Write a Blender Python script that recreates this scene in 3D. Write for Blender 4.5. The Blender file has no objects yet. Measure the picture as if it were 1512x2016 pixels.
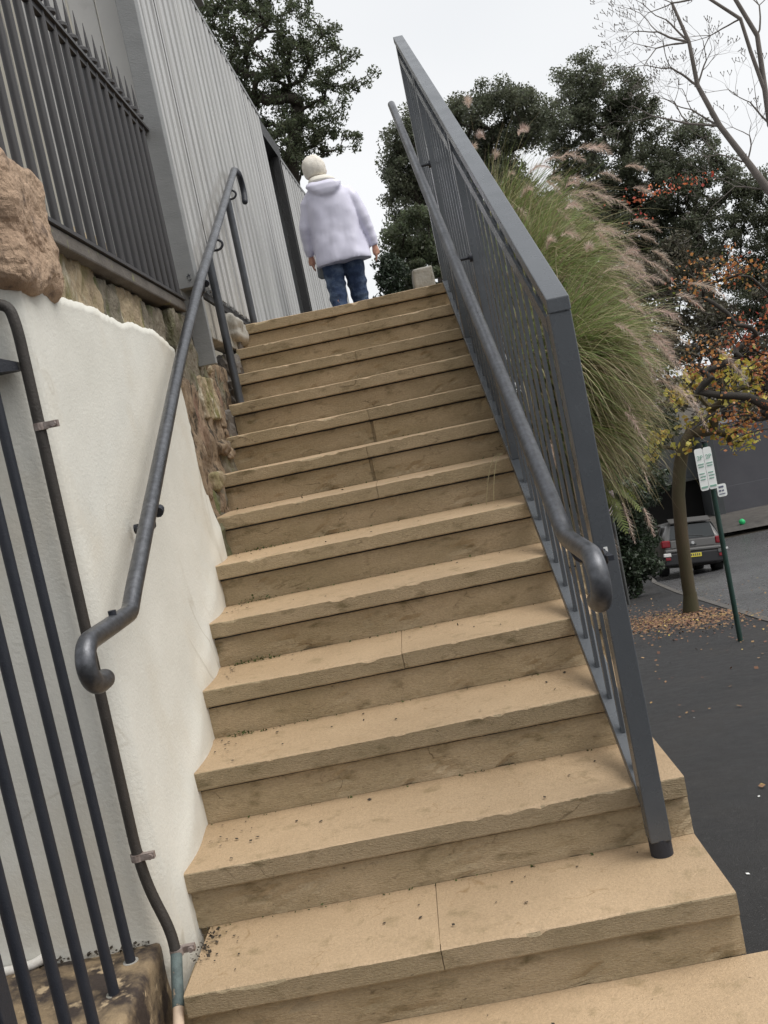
import bpy, bmesh, math, random
import numpy as np
from mathutils import Vector, Matrix, noise
random.seed(7); rng = np.random.default_rng(7)
S = bpy.context.scene
COL = S.collection
R = math.radians

# ------------------------------------------------------------------ camera
def cam_matrix(pitch, roll, yaw):
    cx, sx, cy, sy, cz, sz = (math.cos(pitch), math.sin(pitch), math.cos(roll), math.sin(roll), math.cos(yaw), math.sin(yaw))
    Rz = np.array([[cz, -sz, 0], [sz, cz, 0], [0, 0, 1]]); Rx = np.array([[1, 0, 0], [0, cx, -sx], [0, sx, cx]])
    Rr = np.array([[cy, 0, sy], [0, 1, 0], [-sy, 0, cy]])
    return Rz @ Rx @ Rr
cd = bpy.data.cameras.new('camera'); cam = bpy.data.objects.new('camera', cd); COL.objects.link(cam); S.camera = cam
M = cam_matrix(-0.0808, 0.2065, 0.0353)
mw = Matrix.Identity(4)
for i in range(3):
    mw[i][0] = M[i, 0]; mw[i][1] = M[i, 2]; mw[i][2] = -M[i, 1]
mw[0][3], mw[1][3], mw[2][3] = 0.8731, -1.5911, 1.5328
cam.matrix_world = mw
cd.sensor_fit = 'HORIZONTAL'; cd.sensor_width = 36; cd.lens = 1951.1 / 1512 * 36; cd.clip_end = 2000; cd.clip_start = 0.02

# ------------------------------------------------------------------ world, sun, exposure
w = bpy.data.worlds.new('World'); S.world = w; w.use_nodes = True
nt = w.node_tree; nt.nodes.clear()
def N(t, **k):
    n = nt.nodes.new(t)
    for a, b in k.items(): setattr(n, a, b)
    return n
SUN_EL, SUN_AZ = R(58), R(106)
out = N('ShaderNodeOutputWorld'); bg = N('ShaderNodeBackground'); bg.inputs['Strength'].default_value = 0.1
sky = N('ShaderNodeTexSky', sky_type='NISHITA', sun_disc=False, sun_elevation=SUN_EL, sun_rotation=SUN_AZ)
hs = N('ShaderNodeHueSaturation'); hs.inputs['Saturation'].default_value = 0.3
tc = N('ShaderNodeTexCoord'); mp = N('ShaderNodeMapping'); mp.inputs['Scale'].default_value = (1, 1, 2.2)
nz = N('ShaderNodeTexNoise'); nz.inputs['Scale'].default_value = 1.6; nz.inputs['Detail'].default_value = 3; nz.inputs['Roughness'].default_value = .45
cr = N('ShaderNodeValToRGB')
cr.color_ramp.elements[0].position = .3; cr.color_ramp.elements[0].color = (4.4, 4.55, 4.75, 1)
cr.color_ramp.elements[1].position = .72; cr.color_ramp.elements[1].color = (5.4, 5.45, 5.5, 1)
mx = N('ShaderNodeMix', data_type='RGBA'); mx.inputs[0].default_value = .93
L = nt.links.new
L(sky.outputs[0], hs.inputs['Color']); L(tc.outputs['Generated'], mp.inputs[0]); L(mp.outputs[0], nz.inputs['Vector'])
L(nz.outputs['Fac'], cr.inputs[0]); L(hs.outputs[0], mx.inputs[6]); L(cr.outputs[0], mx.inputs[7]); L(mx.outputs[2], bg.inputs[0]); L(bg.outputs[0], out.inputs[0])
sd = bpy.data.lights.new('sun', 'SUN'); sun = bpy.data.objects.new('sun', sd); COL.objects.link(sun)
sd.energy = 1.5; sd.angle = R(40); sd.color = (1, .96, .9)
dx, dy, dz = math.cos(SUN_EL) * math.sin(SUN_AZ), math.cos(SUN_EL) * math.cos(SUN_AZ), math.sin(SUN_EL)
sun.rotation_euler = Vector((dx, dy, dz)).to_track_quat('Z', 'Y').to_euler(); sun.location = (4, -4, 12)
S.view_settings.view_transform = 'Standard'; S.view_settings.look = 'None'; S.view_settings.gamma = 1
S.view_settings.use_curve_mapping = False; S.view_settings.exposure = 0.87

# ------------------------------------------------------------------ materials
def pm(name, c1, c2=None, scale=8, rough=.7, bump=0, bscale=60, c3=None, c3thr=.62, c3scale=3, metal=0, spec=.5, stretch=(1, 1, 1), island=0, rnoise=0, trans=0, c4=None, c4scale=40, c4thr=.7, coord='pos', bdist=.01, grain=0, vein=None, vscale=3, objvar=0):
    m = bpy.data.materials.new(name); m.use_nodes = True; t = m.node_tree; b = t.nodes['Principled BSDF']
    b.inputs['Roughness'].default_value = rough; b.inputs['Metallic'].default_value = metal; b.inputs['Specular IOR Level'].default_value = spec
    c1 = tuple(c1) + (1,); n = t.nodes.new; l = t.links.new
    if coord == 'pos': src = n('ShaderNodeNewGeometry').outputs['Position']
    else: src = n('ShaderNodeTexCoord').outputs['Object']
    mapp = n('ShaderNodeMapping'); mapp.inputs['Scale'].default_value = stretch; l(src, mapp.inputs[0]); vec = mapp.outputs[0]
    col = None
    def noise_fac(sc, lo, hi, det=5):
        q = n('ShaderNodeTexNoise'); q.inputs['Scale'].default_value = sc; q.inputs['Detail'].default_value = det; q.inputs['Roughness'].default_value = .6
        l(vec, q.inputs['Vector']); r = n('ShaderNodeMapRange'); r.inputs[1].default_value = lo; r.inputs[2].default_value = hi; l(q.outputs['Fac'], r.inputs[0]); return r.outputs[0]
    def mix(a, bcol, fac):
        x = n('ShaderNodeMix'); x.data_type = 'RGBA'; l(fac, x.inputs[0])
        if isinstance(a, tuple): x.inputs[6].default_value = a
        else: l(a, x.inputs[6])
        x.inputs[7].default_value = tuple(bcol) + (1,); return x.outputs[2]
    cur = c1
    if c2: cur = mix(cur, c2, noise_fac(scale, .32, .68))
    if c3: cur = mix(cur, c3, noise_fac(c3scale, c3thr - .06, c3thr + .1, 8))
    if c4: cur = mix(cur, c4, noise_fac(c4scale, c4thr - .03, c4thr + .05, 4))
    if vein:
        q = n('ShaderNodeTexNoise'); q.inputs['Scale'].default_value = vscale; q.inputs['Detail'].default_value = 4; q.inputs['Distortion'].default_value = .6; l(vec, q.inputs['Vector'])
        a1 = n('ShaderNodeMath'); a1.operation = 'SUBTRACT'; l(q.outputs['Fac'], a1.inputs[0]); a1.inputs[1].default_value = .52
        a2 = n('ShaderNodeMath'); a2.operation = 'ABSOLUTE'; l(a1.outputs[0], a2.inputs[0])
        a3 = n('ShaderNodeMapRange'); a3.inputs[1].default_value = .009; a3.inputs[2].default_value = .0; l(a2.outputs[0], a3.inputs[0])
        a4 = n('ShaderNodeMath'); a4.operation = 'MULTIPLY'; l(a3.outputs[0], a4.inputs[0]); l(noise_fac(vscale * 1.7, .5, .68), a4.inputs[1])
        cur = mix(cur, vein, a4.outputs[0])
    if objvar:
        oi = n('ShaderNodeObjectInfo'); h = n('ShaderNodeHueSaturation'); rr = n('ShaderNodeMapRange'); rr.inputs[3].default_value = 1 - objvar; rr.inputs[4].default_value = 1 + objvar * .6
        l(oi.outputs['Random'], rr.inputs[0]); l(rr.outputs[0], h.inputs['Value']); l(cur, h.inputs['Color']); cur = h.outputs[0]
    if grain:
        h = n('ShaderNodeHueSaturation'); q = n('ShaderNodeTexNoise'); q.inputs['Scale'].default_value = 130; q.inputs['Detail'].default_value = 5; q.inputs['Roughness'].default_value = .8; l(vec, q.inputs['Vector'])
        rr = n('ShaderNodeMapRange'); rr.inputs[1].default_value = .3; rr.inputs[2].default_value = .7; rr.inputs[3].default_value = 1 - grain; rr.inputs[4].default_value = 1 + grain; l(q.outputs['Fac'], rr.inputs[0]); l(rr.outputs[0], h.inputs['Value'])
        if isinstance(cur, tuple): h.inputs['Color'].default_value = cur
        else: l(cur, h.inputs['Color'])
        cur = h.outputs[0]
    if island:
        g = n('ShaderNodeNewGeometry'); h = n('ShaderNodeHueSaturation')
        r = n('ShaderNodeMapRange'); r.inputs[3].default_value = 1 - island; r.inputs[4].default_value = 1 + island; l(g.outputs['Random Per Island'], r.inputs[0]); l(r.outputs[0], h.inputs['Value'])
        r2 = n('ShaderNodeMapRange'); r2.inputs[3].default_value = .5 - island * .05; r2.inputs[4].default_value = .5 + island * .05; l(g.outputs['Random Per Island'], r2.inputs[0]); l(r2.outputs[0], h.inputs['Hue'])
        if isinstance(cur, tuple): h.inputs['Color'].default_value = cur
        else: l(cur, h.inputs['Color'])
        cur = h.outputs[0]
    if isinstance(cur, tuple): b.inputs['Base Color'].default_value = cur
    else: l(cur, b.inputs['Base Color'])
    if bump:
        q = n('ShaderNodeTexNoise'); q.inputs['Scale'].default_value = bscale; q.inputs['Detail'].default_value = 6; q.inputs['Roughness'].default_value = .65; l(vec, q.inputs['Vector'])
        bb = n('ShaderNodeBump'); bb.inputs['Strength'].default_value = bump; bb.inputs['Distance'].default_value = bdist; l(q.outputs['Fac'], bb.inputs['Height']); l(bb.outputs[0], b.inputs['Normal'])
    if rnoise:
        f = noise_fac(9, .3, .7); r = n('ShaderNodeMapRange'); r.inputs[3].default_value = rough - rnoise; r.inputs[4].default_value = rough + rnoise; l(f, r.inputs[0]); l(r.outputs[0], b.inputs['Roughness'])
    if trans:
        tr = n('ShaderNodeBsdfTranslucent'); ms = n('ShaderNodeMixShader'); ms.inputs[0].default_value = trans
        if isinstance(cur, tuple): tr.inputs['Color'].default_value = cur
        else: l(cur, tr.inputs['Color'])
        l(b.outputs[0], ms.inputs[1]); l(tr.outputs[0], ms.inputs[2]); l(ms.outputs[0], t.nodes['Material Output'].inputs[0])
    return m

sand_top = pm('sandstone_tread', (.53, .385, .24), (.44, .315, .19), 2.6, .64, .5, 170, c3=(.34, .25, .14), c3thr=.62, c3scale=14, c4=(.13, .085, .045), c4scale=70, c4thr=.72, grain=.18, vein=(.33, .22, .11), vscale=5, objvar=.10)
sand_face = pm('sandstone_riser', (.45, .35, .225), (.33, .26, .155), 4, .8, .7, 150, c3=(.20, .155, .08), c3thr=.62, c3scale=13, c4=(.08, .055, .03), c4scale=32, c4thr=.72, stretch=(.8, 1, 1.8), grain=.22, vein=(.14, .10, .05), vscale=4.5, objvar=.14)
mortar = pm('mortar', (.52, .41, .26), None, rough=.9, bump=.3)
plaster = pm('plaster_render', (.69, .68, .625), (.63, .62, .565), 3, .92, .35, 95, spec=.2, c3=(.62, .59, .515), c3thr=.6, c3scale=2, bdist=.006, grain=.03, vein=(.50, .47, .40), vscale=1.1)
plaster_back = plaster
steel = pm('galvanised_painted_steel', (.105, .112, .125), (.075, .08, .09), 14, .42, .15, 300, metal=.55, rnoise=.1)
steel_rail = pm('handrail_steel', (.15, .155, .17), (.085, .088, .095), 60, .38, .12, 350, metal=.75, rnoise=.12)
steel_blue = pm('charcoal_powder_coat', (.095, .103, .114), (.078, .086, .096), 4, .27, .08, 200, metal=.1, c4=(.02, .024, .03), c4scale=45, c4thr=.73, rnoise=.08)
bar_black = pm('black_bar_paint', (.018, .021, .03), (.024, .027, .036), 20, .5, .25, 250, spec=.4, c4=(.06, .035, .022), c4scale=28, c4thr=.75)
spear_paint = pm('spear_fence_paint', (.042, .04, .042), (.05, .048, .05), 10, .55, .1, 200)
pipe_brown = pm('old_brown_pipe', (.045, .038, .033), (.03, .026, .022), 20, .6, .3, 200)
pipe_green = pm('verdigris_pipe', (.13, .17, .165), (.06, .08, .08), 30, .7, .3, 200, c4=(.45, .33, .22), c4scale=30, c4thr=.66)
pipe_beige = pm('beige_pipe', (.62, .48, .36), (.5, .38, .28), 30, .7)
white_paint = pm('white_paint', (.75, .74, .70), (.6, .56, .5), 40, .5, c4=(.3, .15, .05), c4scale=30, c4thr=.68)
rust = pm('rusty_clamp', (.22, .17, .15), (.35, .3, .28), 60, .6, .3, 200, metal=.3)
plinth_stone = pm('stained_sandstone', (.30, .22, .13), (.20, .145, .085), 6, .75, .5, 60, c3=(.04, .028, .022), c3thr=.47, c3scale=8, c4=(.42, .32, .2), c4scale=15, c4thr=.61, grain=.2)
boulder_mat = pm('pink_sandstone_boulder', (.50, .36, .25), (.42, .29, .20), 9, .85, .9, 55, c3=(.17, .12, .09), c3thr=.60, c3scale=26, stretch=(1, 1, .6), bdist=.02)
lichen_stone = pm('lichen_sandstone', (.46, .37, .24), (.27, .21, .14), 7, .9, .9, 50, c3=(.17, .17, .05), c3thr=.56, c3scale=8, c4=(.48, .43, .33), c4scale=14, c4thr=.60, stretch=(1, 1, .35), bdist=.02)
dark_stone = pm('dark_weathered_stone', (.23, .20, .15), (.12, .105, .08), 9, .9, .8, 50, c3=(.12, .13, .05), c3thr=.57, c3scale=9, c4=(.28, .26, .2), c4scale=20, c4thr=.64, stretch=(1, 1, .4), bdist=.02)
ochre_stone = pm('ochre_flaking_sandstone', (.36, .27, .18), (.19, .135, .09), 14, .9, 1, 70, c3=(.24, .13, .10), c3thr=.62, c3scale=5, c4=(.06, .045, .03), c4scale=24, c4thr=.57, stretch=(1, 1, .4), bdist=.02)
conc = pm('light_concrete', (.42, .40, .36), (.30, .29, .26), 9, .85, .5, 80, c3=(.14, .14, .10), c3thr=.62, c3scale=12)
conc_dark = pm('dark_concrete_kerb', (.14, .125, .11), (.09, .08, .07), 9, .85, .5, 60, c4=(.2, .2, .1), c4scale=25, c4thr=.66)
corr = pm('corrugated_grey_sheet', (.44, .44, .43), (.36, .36, .355), 6, .3, .05, 40, stretch=(1, 1, .25), spec=.6, rnoise=.08)
board_grey = pm('grey_painted_board', (.25, .255, .255), (.215, .22, .22), 6, .55, .25, 60, stretch=(1, 1, 3), c4=(.4, .4, .38), c4scale=60, c4thr=.76)
sheet_grey = pm('smooth_grey_panel', (.58, .57, .54), (.50, .49, .47), 3, .45, .05, 20, c3=(.24, .22, .19), c3thr=.64, c3scale=3)
black_trim = pm('black_trim', (.012, .012, .013), (.02, .02, .02), 30, .5, .6, 80)
asphalt = pm('wet_asphalt', (.021, .0205, .0215), (.013, .013, .014), 1.2, .62, .9, 220, c3=(.024, .022, .021), c3thr=.56, c3scale=.8, c4=(.075, .073, .072), c4scale=85, c4thr=.635, rnoise=.1, bdist=.006, grain=.45)
road_mat = pm('wet_road_surface', (.12, .12, .122), (.07, .07, .073), .35, .28, .6, 160, rnoise=.12, c4=(.17, .17, .17), c4scale=150, c4thr=.7)
kerb_mat = pm('kerb_concrete', (.13, .12, .11), (.07, .065, .06), 3, .7, .5, 50)
soil = pm('bare_soil', (.05, .038, .026), (.035, .027, .018), 4, .9, .8, 60, c3=(.06, .07, .03), c3thr=.62, c3scale=3)
leaf_ever = pm('evergreen_leaf', (.12, .135, .08), (.09, .11, .06), 2, .42, island=.5, trans=.6)
leaf_far = pm('far_evergreen_leaf', (.135, .145, .095), (.11, .125, .08), .8, .4, island=.45, trans=.6)
leaf_dark = pm('dark_shrub_leaf', (.035, .052, .026), (.022, .036, .018), 2, .5, island=.4, trans=.15)
leaf_brown = pm('brown_thicket_leaf', (.115, .095, .065), (.07, .072, .045), 1.5, .6, island=.5, trans=.2)
leaf_orange = pm('orange_autumn_leaf', (.50, .17, .07), (.50, .25, .08), 2.2, .5, island=.4, trans=.35, c3=(.42, .07, .05), c3thr=.57, c3scale=1.7, c4=(.22, .26, .06), c4scale=2.6, c4thr=.62)
leaf_yellow = pm('yellow_autumn_leaf', (.62, .44, .07), (.30, .32, .07), 3, .5, island=.3, trans=.35, c4=(.6, .25, .06), c4scale=5, c4thr=.62)
leaf_red = pm('red_leaf', (.62, .10, .06), (.6, .2, .08), 5, .5, island=.3, trans=.3)
bark = pm('bark', (.045, .036, .026), (.03, .025, .018), 6, .9, .8, 60)
bark_green = pm('mossy_bark', (.10, .07, .042), (.065, .06, .028), 3, .9, .8, 50, stretch=(1, 1, .3))
bark_pale = pm('pale_bark', (.20, .175, .16), (.13, .115, .10), 4, .85, .4, 50)
bark_dark = pm('wet_dark_bark', (.035, .03, .024), (.05, .043, .035), 5, .75, .6, 50)
grass_green = pm('fountain_grass_green', (.17, .225, .065), (.26, .30, .11), 5, .5, island=.6, trans=.3)
grass_straw = pm('fountain_grass_straw', (.50, .42, .26), (.36, .30, .18), 4, .6, island=.5, trans=.25)
plume_mat = pm('fountain_grass_plume', (.64, .50, .45), (.72, .60, .50), 9, .7, island=.25, trans=.3)
fern_mat = pm('fern_green', (.20, .22, .045), (.12, .15, .03), 6, .5, island=.3, trans=.3)
moss_mat = pm('moss', (.07, .10, .02), (.045, .06, .018), 30, .9, island=.3)
litter = pm('leaf_litter', (.16, .075, .04), (.28, .16, .085), 3, .7, island=.45, c4=(.6, .45, .12), c4scale=8, c4thr=.64)
jacket_m = pm('lilac_white_nylon', (.70, .69, .82), (.66, .65, .79), 5, .45, .08, 14, coord='obj', bdist=.02)
jacket_in = pm('cream_hood_lining', (.74, .71, .64), None, rough=.8)
jeans_m = pm('blue_denim', (.025, .045, .10), (.045, .075, .15), 10, .85, .6, 30, c3=(.14, .19, .28), c3thr=.56, c3scale=9, coord='obj', bdist=.02)
skin_m = pm('skin', (.52, .27, .18), (.45, .22, .15), 10, .5)
hair_m = pm('pale_knit', (.82, .78, .71), (.72, .67, .59), 20, .9, .6, 120, coord='obj')
bag_m = pm('grey_bag', (.16, .17, .18), None, rough=.6)
shoe_m = pm('shoe_dark', (.05, .05, .06), None, rough=.6)
car_silver = pm('car_silver_paint', (.17, .165, .16), None, rough=.28, metal=.6)
car_dark = pm('car_dark_plastic', (.02, .02, .022), None, rough=.5)
car_glass = pm('car_glass', (.012, .016, .016), None, rough=.06, spec=.8)
lens_red = pm('red_lens', (.22, .01, .018), None, rough=.2)
white_glint = pm('painted_white_glint', (.8, .78, .76), None, rough=.2)  # white that stands in for a reflection on the car's bumper
tyre_m = pm('tyre_rubber', (.015, .015, .015), None, rough=.8)
chrome = pm('chrome', (.7, .7, .7), None, rough=.15, metal=1)
plate_y = pm('yellow_plate', (.78, .66, .08), None, rough=.4)
sign_white = pm('sign_white', (.88, .90, .88), None, rough=.4)
sign_green = pm('sign_green', (.25, .45, .36), None, rough=.4)
sign_ink = pm('sign_ink', (.12, .13, .2), None, rough=.4)
pole_green = pm('pole_green', (.02, .055, .045), (.035, .07, .06), 9, .35, rnoise=.1, metal=.2)
pole_grey = pm('pole_grey', (.10, .105, .10), (.07, .07, .07), 9, .5)
house_grey = pm('grey_painted_masonry', (.125, .125, .14), (.105, .105, .12), 1.2, .8, .2, 20)
house_grey_shaded = pm('grey_masonry_shaded', (.10, .11, .115), (.085, .09, .095), 1.5, .8)  # darker copy of the wall grey; difference in light put into the colour
garage_shade = pm('garage_painted_shade', (.012, .011, .01), None, rough=.9)  # near-black colour stands in for the shade inside the garage
house_cream = pm('cream_masonry', (.55, .52, .44), (.5, .47, .4), 2, .8)
green_plastic = pm('bright_green_plastic', (.04, .6, .2), None, rough=.4)
pink_sign = pm('pink_sign', (.75, .6, .66), None, rough=.5)

# ------------------------------------------------------------------ helpers
def link(name, me, mat, parent=None, loc=None):
    o = bpy.data.objects.new(name, me); COL.objects.link(o)
    if mat and not me.materials: me.materials.append(mat)
    if parent:
        o.parent = parent
    if loc is not None: o.location = loc
    return o
def tag(o, label=None, cat=None, group=None, kind=None):
    if label: o['label'] = label
    if cat: o['category'] = cat
    if group: o['group'] = group
    if kind: o['kind'] = kind
    return o
def empty(name, loc, label, cat, group=None):
    o = bpy.data.objects.new(name, None); COL.objects.link(o); o.location = loc; o.empty_display_size = .1
    return tag(o, label, cat, group)
def base_of(parent):
    v = Vector((0, 0, 0)); p = parent
    while p: v += p.location; p = p.parent
    return v
def mk(name, verts, faces, mat, parent=None, smooth=False):
    """mesh from world coordinates; shifted into the parent's space; origin at its own centre of base"""
    v = np.asarray(verts, float)
    b = np.array(base_of(parent)) if parent else np.zeros(3)
    org = np.array([(v[:, 0].min() + v[:, 0].max()) / 2, (v[:, 1].min() + v[:, 1].max()) / 2, v[:, 2].min()])
    me = bpy.data.meshes.new(name); me.from_pydata((v - org).tolist(), [], [tuple(f) for f in faces]); me.update()
    if smooth: me.polygons.foreach_set('use_smooth', [True] * len(me.polygons))
    o = link(name, me, mat, parent, tuple(org - b)); return o
def quads_mesh(name, V, mat, parent=None, k=4):
    """V: (n,k,3) array of world polygons"""
    V = np.asarray(V, float); n = len(V); b = np.array(base_of(parent)) if parent else np.zeros(3)
    P = V.reshape(-1, 3); org = np.array([(P[:, 0].min() + P[:, 0].max()) / 2, (P[:, 1].min() + P[:, 1].max()) / 2, P[:, 2].min()])
    me = bpy.data.meshes.new(name); me.vertices.add(n * k); me.vertices.foreach_set('co', (P - org).ravel())
    me.loops.add(n * k); me.loops.foreach_set('vertex_index', np.arange(n * k)); me.polygons.add(n)
    me.polygons.foreach_set('loop_start', np.arange(0, n * k, k)); me.polygons.foreach_set('loop_total', np.full(n, k)); me.update(calc_edges=True)
    return link(name, me, mat, parent, tuple(org - b))
class MB:
    def __init__(s): s.v = []; s.f = []
    def add(s, v, f):
        n = len(s.v); s.v += [tuple(p) for p in v]; s.f += [tuple(i + n for i in q) for q in f]
    def box(s, x0, x1, y0, y1, z0, z1):
        s.add([(x0, y0, z0), (x1, y0, z0), (x1, y1, z0), (x0, y1, z0), (x0, y0, z1), (x1, y0, z1), (x1, y1, z1), (x0, y1, z1)],
              [(0, 3, 2, 1), (4, 5, 6, 7), (0, 1, 5, 4), (1, 2, 6, 5), (2, 3, 7, 6), (3, 0, 4, 7)])
    def slopebar(s, x0, x1, ya, za, yb, zb, h):
        """bar running in y; (ya,za)-(yb,zb) is the top line; h = vertical thickness"""
        s.add([(x0, ya, za - h), (x1, ya, za - h), (x1, yb, zb - h), (x0, yb, zb - h), (x0, ya, za), (x1, ya, za), (x1, yb, zb), (x0, yb, zb)],
              [(0, 3, 2, 1), (4, 5, 6, 7), (0, 1, 5, 4), (1, 2, 6, 5), (2, 3, 7, 6), (3, 0, 4, 7)])
    def tube(s, pts, rad, seg=12, cap=True, dome=False):
        P = [Vector(p) for p in pts]; rr = rad if isinstance(rad, (list, tuple, np.ndarray)) else [rad] * len(P)
        if dome:
            d = (P[-1] - P[-2]).normalized(); r = rr[-1]; rr = list(rr)
            for a in (30, 55, 75, 88):
                P.append(P[len(pts) - 1] + d * r * math.sin(R(a))); rr.append(r * math.cos(R(a)))
        t0 = (P[1] - P[0]).normalized(); up = Vector((0, 0, 1)) if abs(t0.z) < .9 else Vector((1, 0, 0)); nrm = t0.cross(up).normalized()
        rings = []
        for i, p in enumerate(P):
            if i == 0: t = P[1] - P[0]
            elif i == len(P) - 1: t = P[-1] - P[-2]
            else: t = (P[i + 1] - P[i]).normalized() + (P[i] - P[i - 1]).normalized()
            t = t.normalized(); nrm = (nrm - t * nrm.dot(t)).normalized(); bn = t.cross(nrm)
            rings.append([p + (nrm * math.cos(2 * math.pi * k / seg) + bn * math.sin(2 * math.pi * k / seg)) * rr[i] for k in range(seg)])
        v = [q for r_ in rings for q in r_]; f = []
        for i in range(len(rings) - 1):
            for k in range(seg):
                a = i * seg + k; b_ = i * seg + (k + 1) % seg; f.append((a, b_, b_ + seg, a + seg))
        if cap: f.append(tuple(range(seg))[::-1]); f.append(tuple((len(rings) - 1) * seg + k for k in range(seg)))
        s.add(v, f)
    def build(s, name, mat, parent=None, smooth=False, bevel=0):
        o = mk(name, s.v, s.f, mat, parent, smooth)
        if bevel:
            m = o.modifiers.new('bevel', 'BEVEL'); m.width = bevel; m.segments = 2; m.limit_method = 'ANGLE'
        if smooth:
            me = o.data
            try: me.set_sharp_from_angle(angle=R(40))
            except Exception: pass
        return o
def bez(p0, p1, p2, n=8):
    p0, p1, p2 = map(Vector, (p0, p1, p2)); return [p0 * (1 - t) ** 2 + p1 * 2 * t * (1 - t) + p2 * t * t for t in [i / n for i in range(n + 1)]]
def fil(pts, r=.03, n=5):
    """polyline with filleted corners"""
    P = [Vector(p) for p in pts]; o = [P[0]]
    for i in range(1, len(P) - 1):
        a, b, c = P[i - 1], P[i], P[i + 1]; ra = min(r, (a - b).length * .48); rc = min(r, (c - b).length * .48)
        o += bez(b + (a - b).normalized() * ra, b, b + (c - b).normalized() * rc, n)
    return o + [P[-1]]
def nz3(x, y, z): return noise.noise(Vector((x, y, z)))
def fbm(x, y, z, o=4): return noise.fractal(Vector((x, y, z)), .9, 2.1, o)
def dup(o, name=None, loc=None, parent=None):
    c = o.copy(); COL.objects.link(c)
    if loc is not None: c.location = loc
    c.parent = parent
    return c

# ------------------------------------------------------------------ ground
SL = .157
def low(y):
    if y < 30: z = -SL * y
    else:
        t = y - 30; z = -SL * 30 - SL * 2.0 * (1 - math.exp(-t / 2.0))
    return z + (0.02 if y < -.2 else 0)
def kerbx(y):
    K = [(-30, 1.9), (0, 3.75), (10.3, 4.73), (13.2, 5.1), (18.3, 5.72), (24, 6.55), (29, 7.5), (33, 8.7), (36, 10.2)]
    return float(np.interp(y, [k[0] for k in K], [k[1] for k in K]))
def sheet(name, xs_fn, ys, nx, zoff, mat, kind='structure'):
    V = []; F = []
    for y in ys:
        x0, x1 = xs_fn(y)
        for i in range(nx + 1): V.append((x0 + (x1 - x0) * i / nx, y, low(y) + zoff))
    n = nx + 1
    for j in range(len(ys) - 1):
        for i in range(nx): a = j * n + i; F.append((a, a + 1, a + n + 1, a + n))
    return tag(mk(name, V, F, mat), kind=kind)
# terrain to the horizon, with the upper garden bank on the left
def bank(x, y):
    bx = np.interp(y, [-40, 12, 30, 60, 200], [1.3, 1.3, 3.0, 5, 10])
    t = min(1, max(0, (bx - x) / max(.3, (y - 10) * .12 if y > 10 else .3))); t = t * t * (3 - 2 * t); return t
V = []; F = []
xs = [-400, -150, -60, -30, -15, -8, -4, -2, -1, 0, .5, 1.0, 1.3, 1.6, 2, 3, 4, 5, 6, 7, 8, 10, 13, 17, 25, 40, 80, 200, 500]
ys = [-200, -60, -20, -8, -3, -1, 0, 1, 2, 3, 4, 4.6, 6, 8, 10, 12, 14, 16, 18, 20, 23, 26, 29, 30, 31, 32, 34, 37, 40, 46, 55, 80, 150, 400, 900]
for y in ys:
    for x in xs:
        lo = low(min(y, 60)); hi = 2.2 if y > 4.5 else lo
        t = bank(x, y) if y > 4.5 else 0
        V.append((x, y, lo * (1 - t) + hi * t - .16))
for j in range(len(ys) - 1):
    for i in range(len(xs) - 1): a = j * len(xs) + i; F.append((a, a + 1, a + len(xs) + 1, a + len(xs)))
tag(mk('ground', V, F, soil), kind='structure')
yy = list(np.arange(-12, 36.1, 1.0))
sheet('footpath', lambda y: (-1.6 if y < .3 else 1.40, kerbx(y) - .13), yy, 6, 0, asphalt)
sheet('road', lambda y: (kerbx(y), kerbx(y) + (9 if y < 28 else 9 + (y - 28) * 4)), yy, 8, -.12, road_mat)
# kerb along the footpath
V = []; F = []
for y in yy:
    x = kerbx(y); z = low(y); V += [(x - .13, y, z - .2), (x - .13, y, z + .012), (x - .02, y, z + .012), (x + .005, y, z - .015), (x + .012, y, z - .2)]
for j in range(len(yy) - 1):
    for k in range(4): a = j * 5 + k; F.append((a, a + 5, a + 6, a + 1))
tag(mk('kerb', V, F, kerb_mat), kind='structure')
m_ = MB(); m_.add([(10.3, 36.6, -5.0), (30, 35.0, -5.0), (30, 35.25, -4.86), (10.3, 36.85, -4.86), (30, 40, -4.84), (10.3, 41, -4.84)], [(0, 1, 2, 3), (3, 2, 4, 5)])
tag(m_.build('far_kerb', kerb_mat), kind='structure')
m_ = MB(); m_.add([(7.5, 36.5, -5.09), (12.6, 36.5, -5.09), (13.2, 50, -5.05), (9, 50, -5.05)], [(0, 1, 2, 3)])
tag(m_.build('driveway', road_mat), kind='structure')

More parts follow.
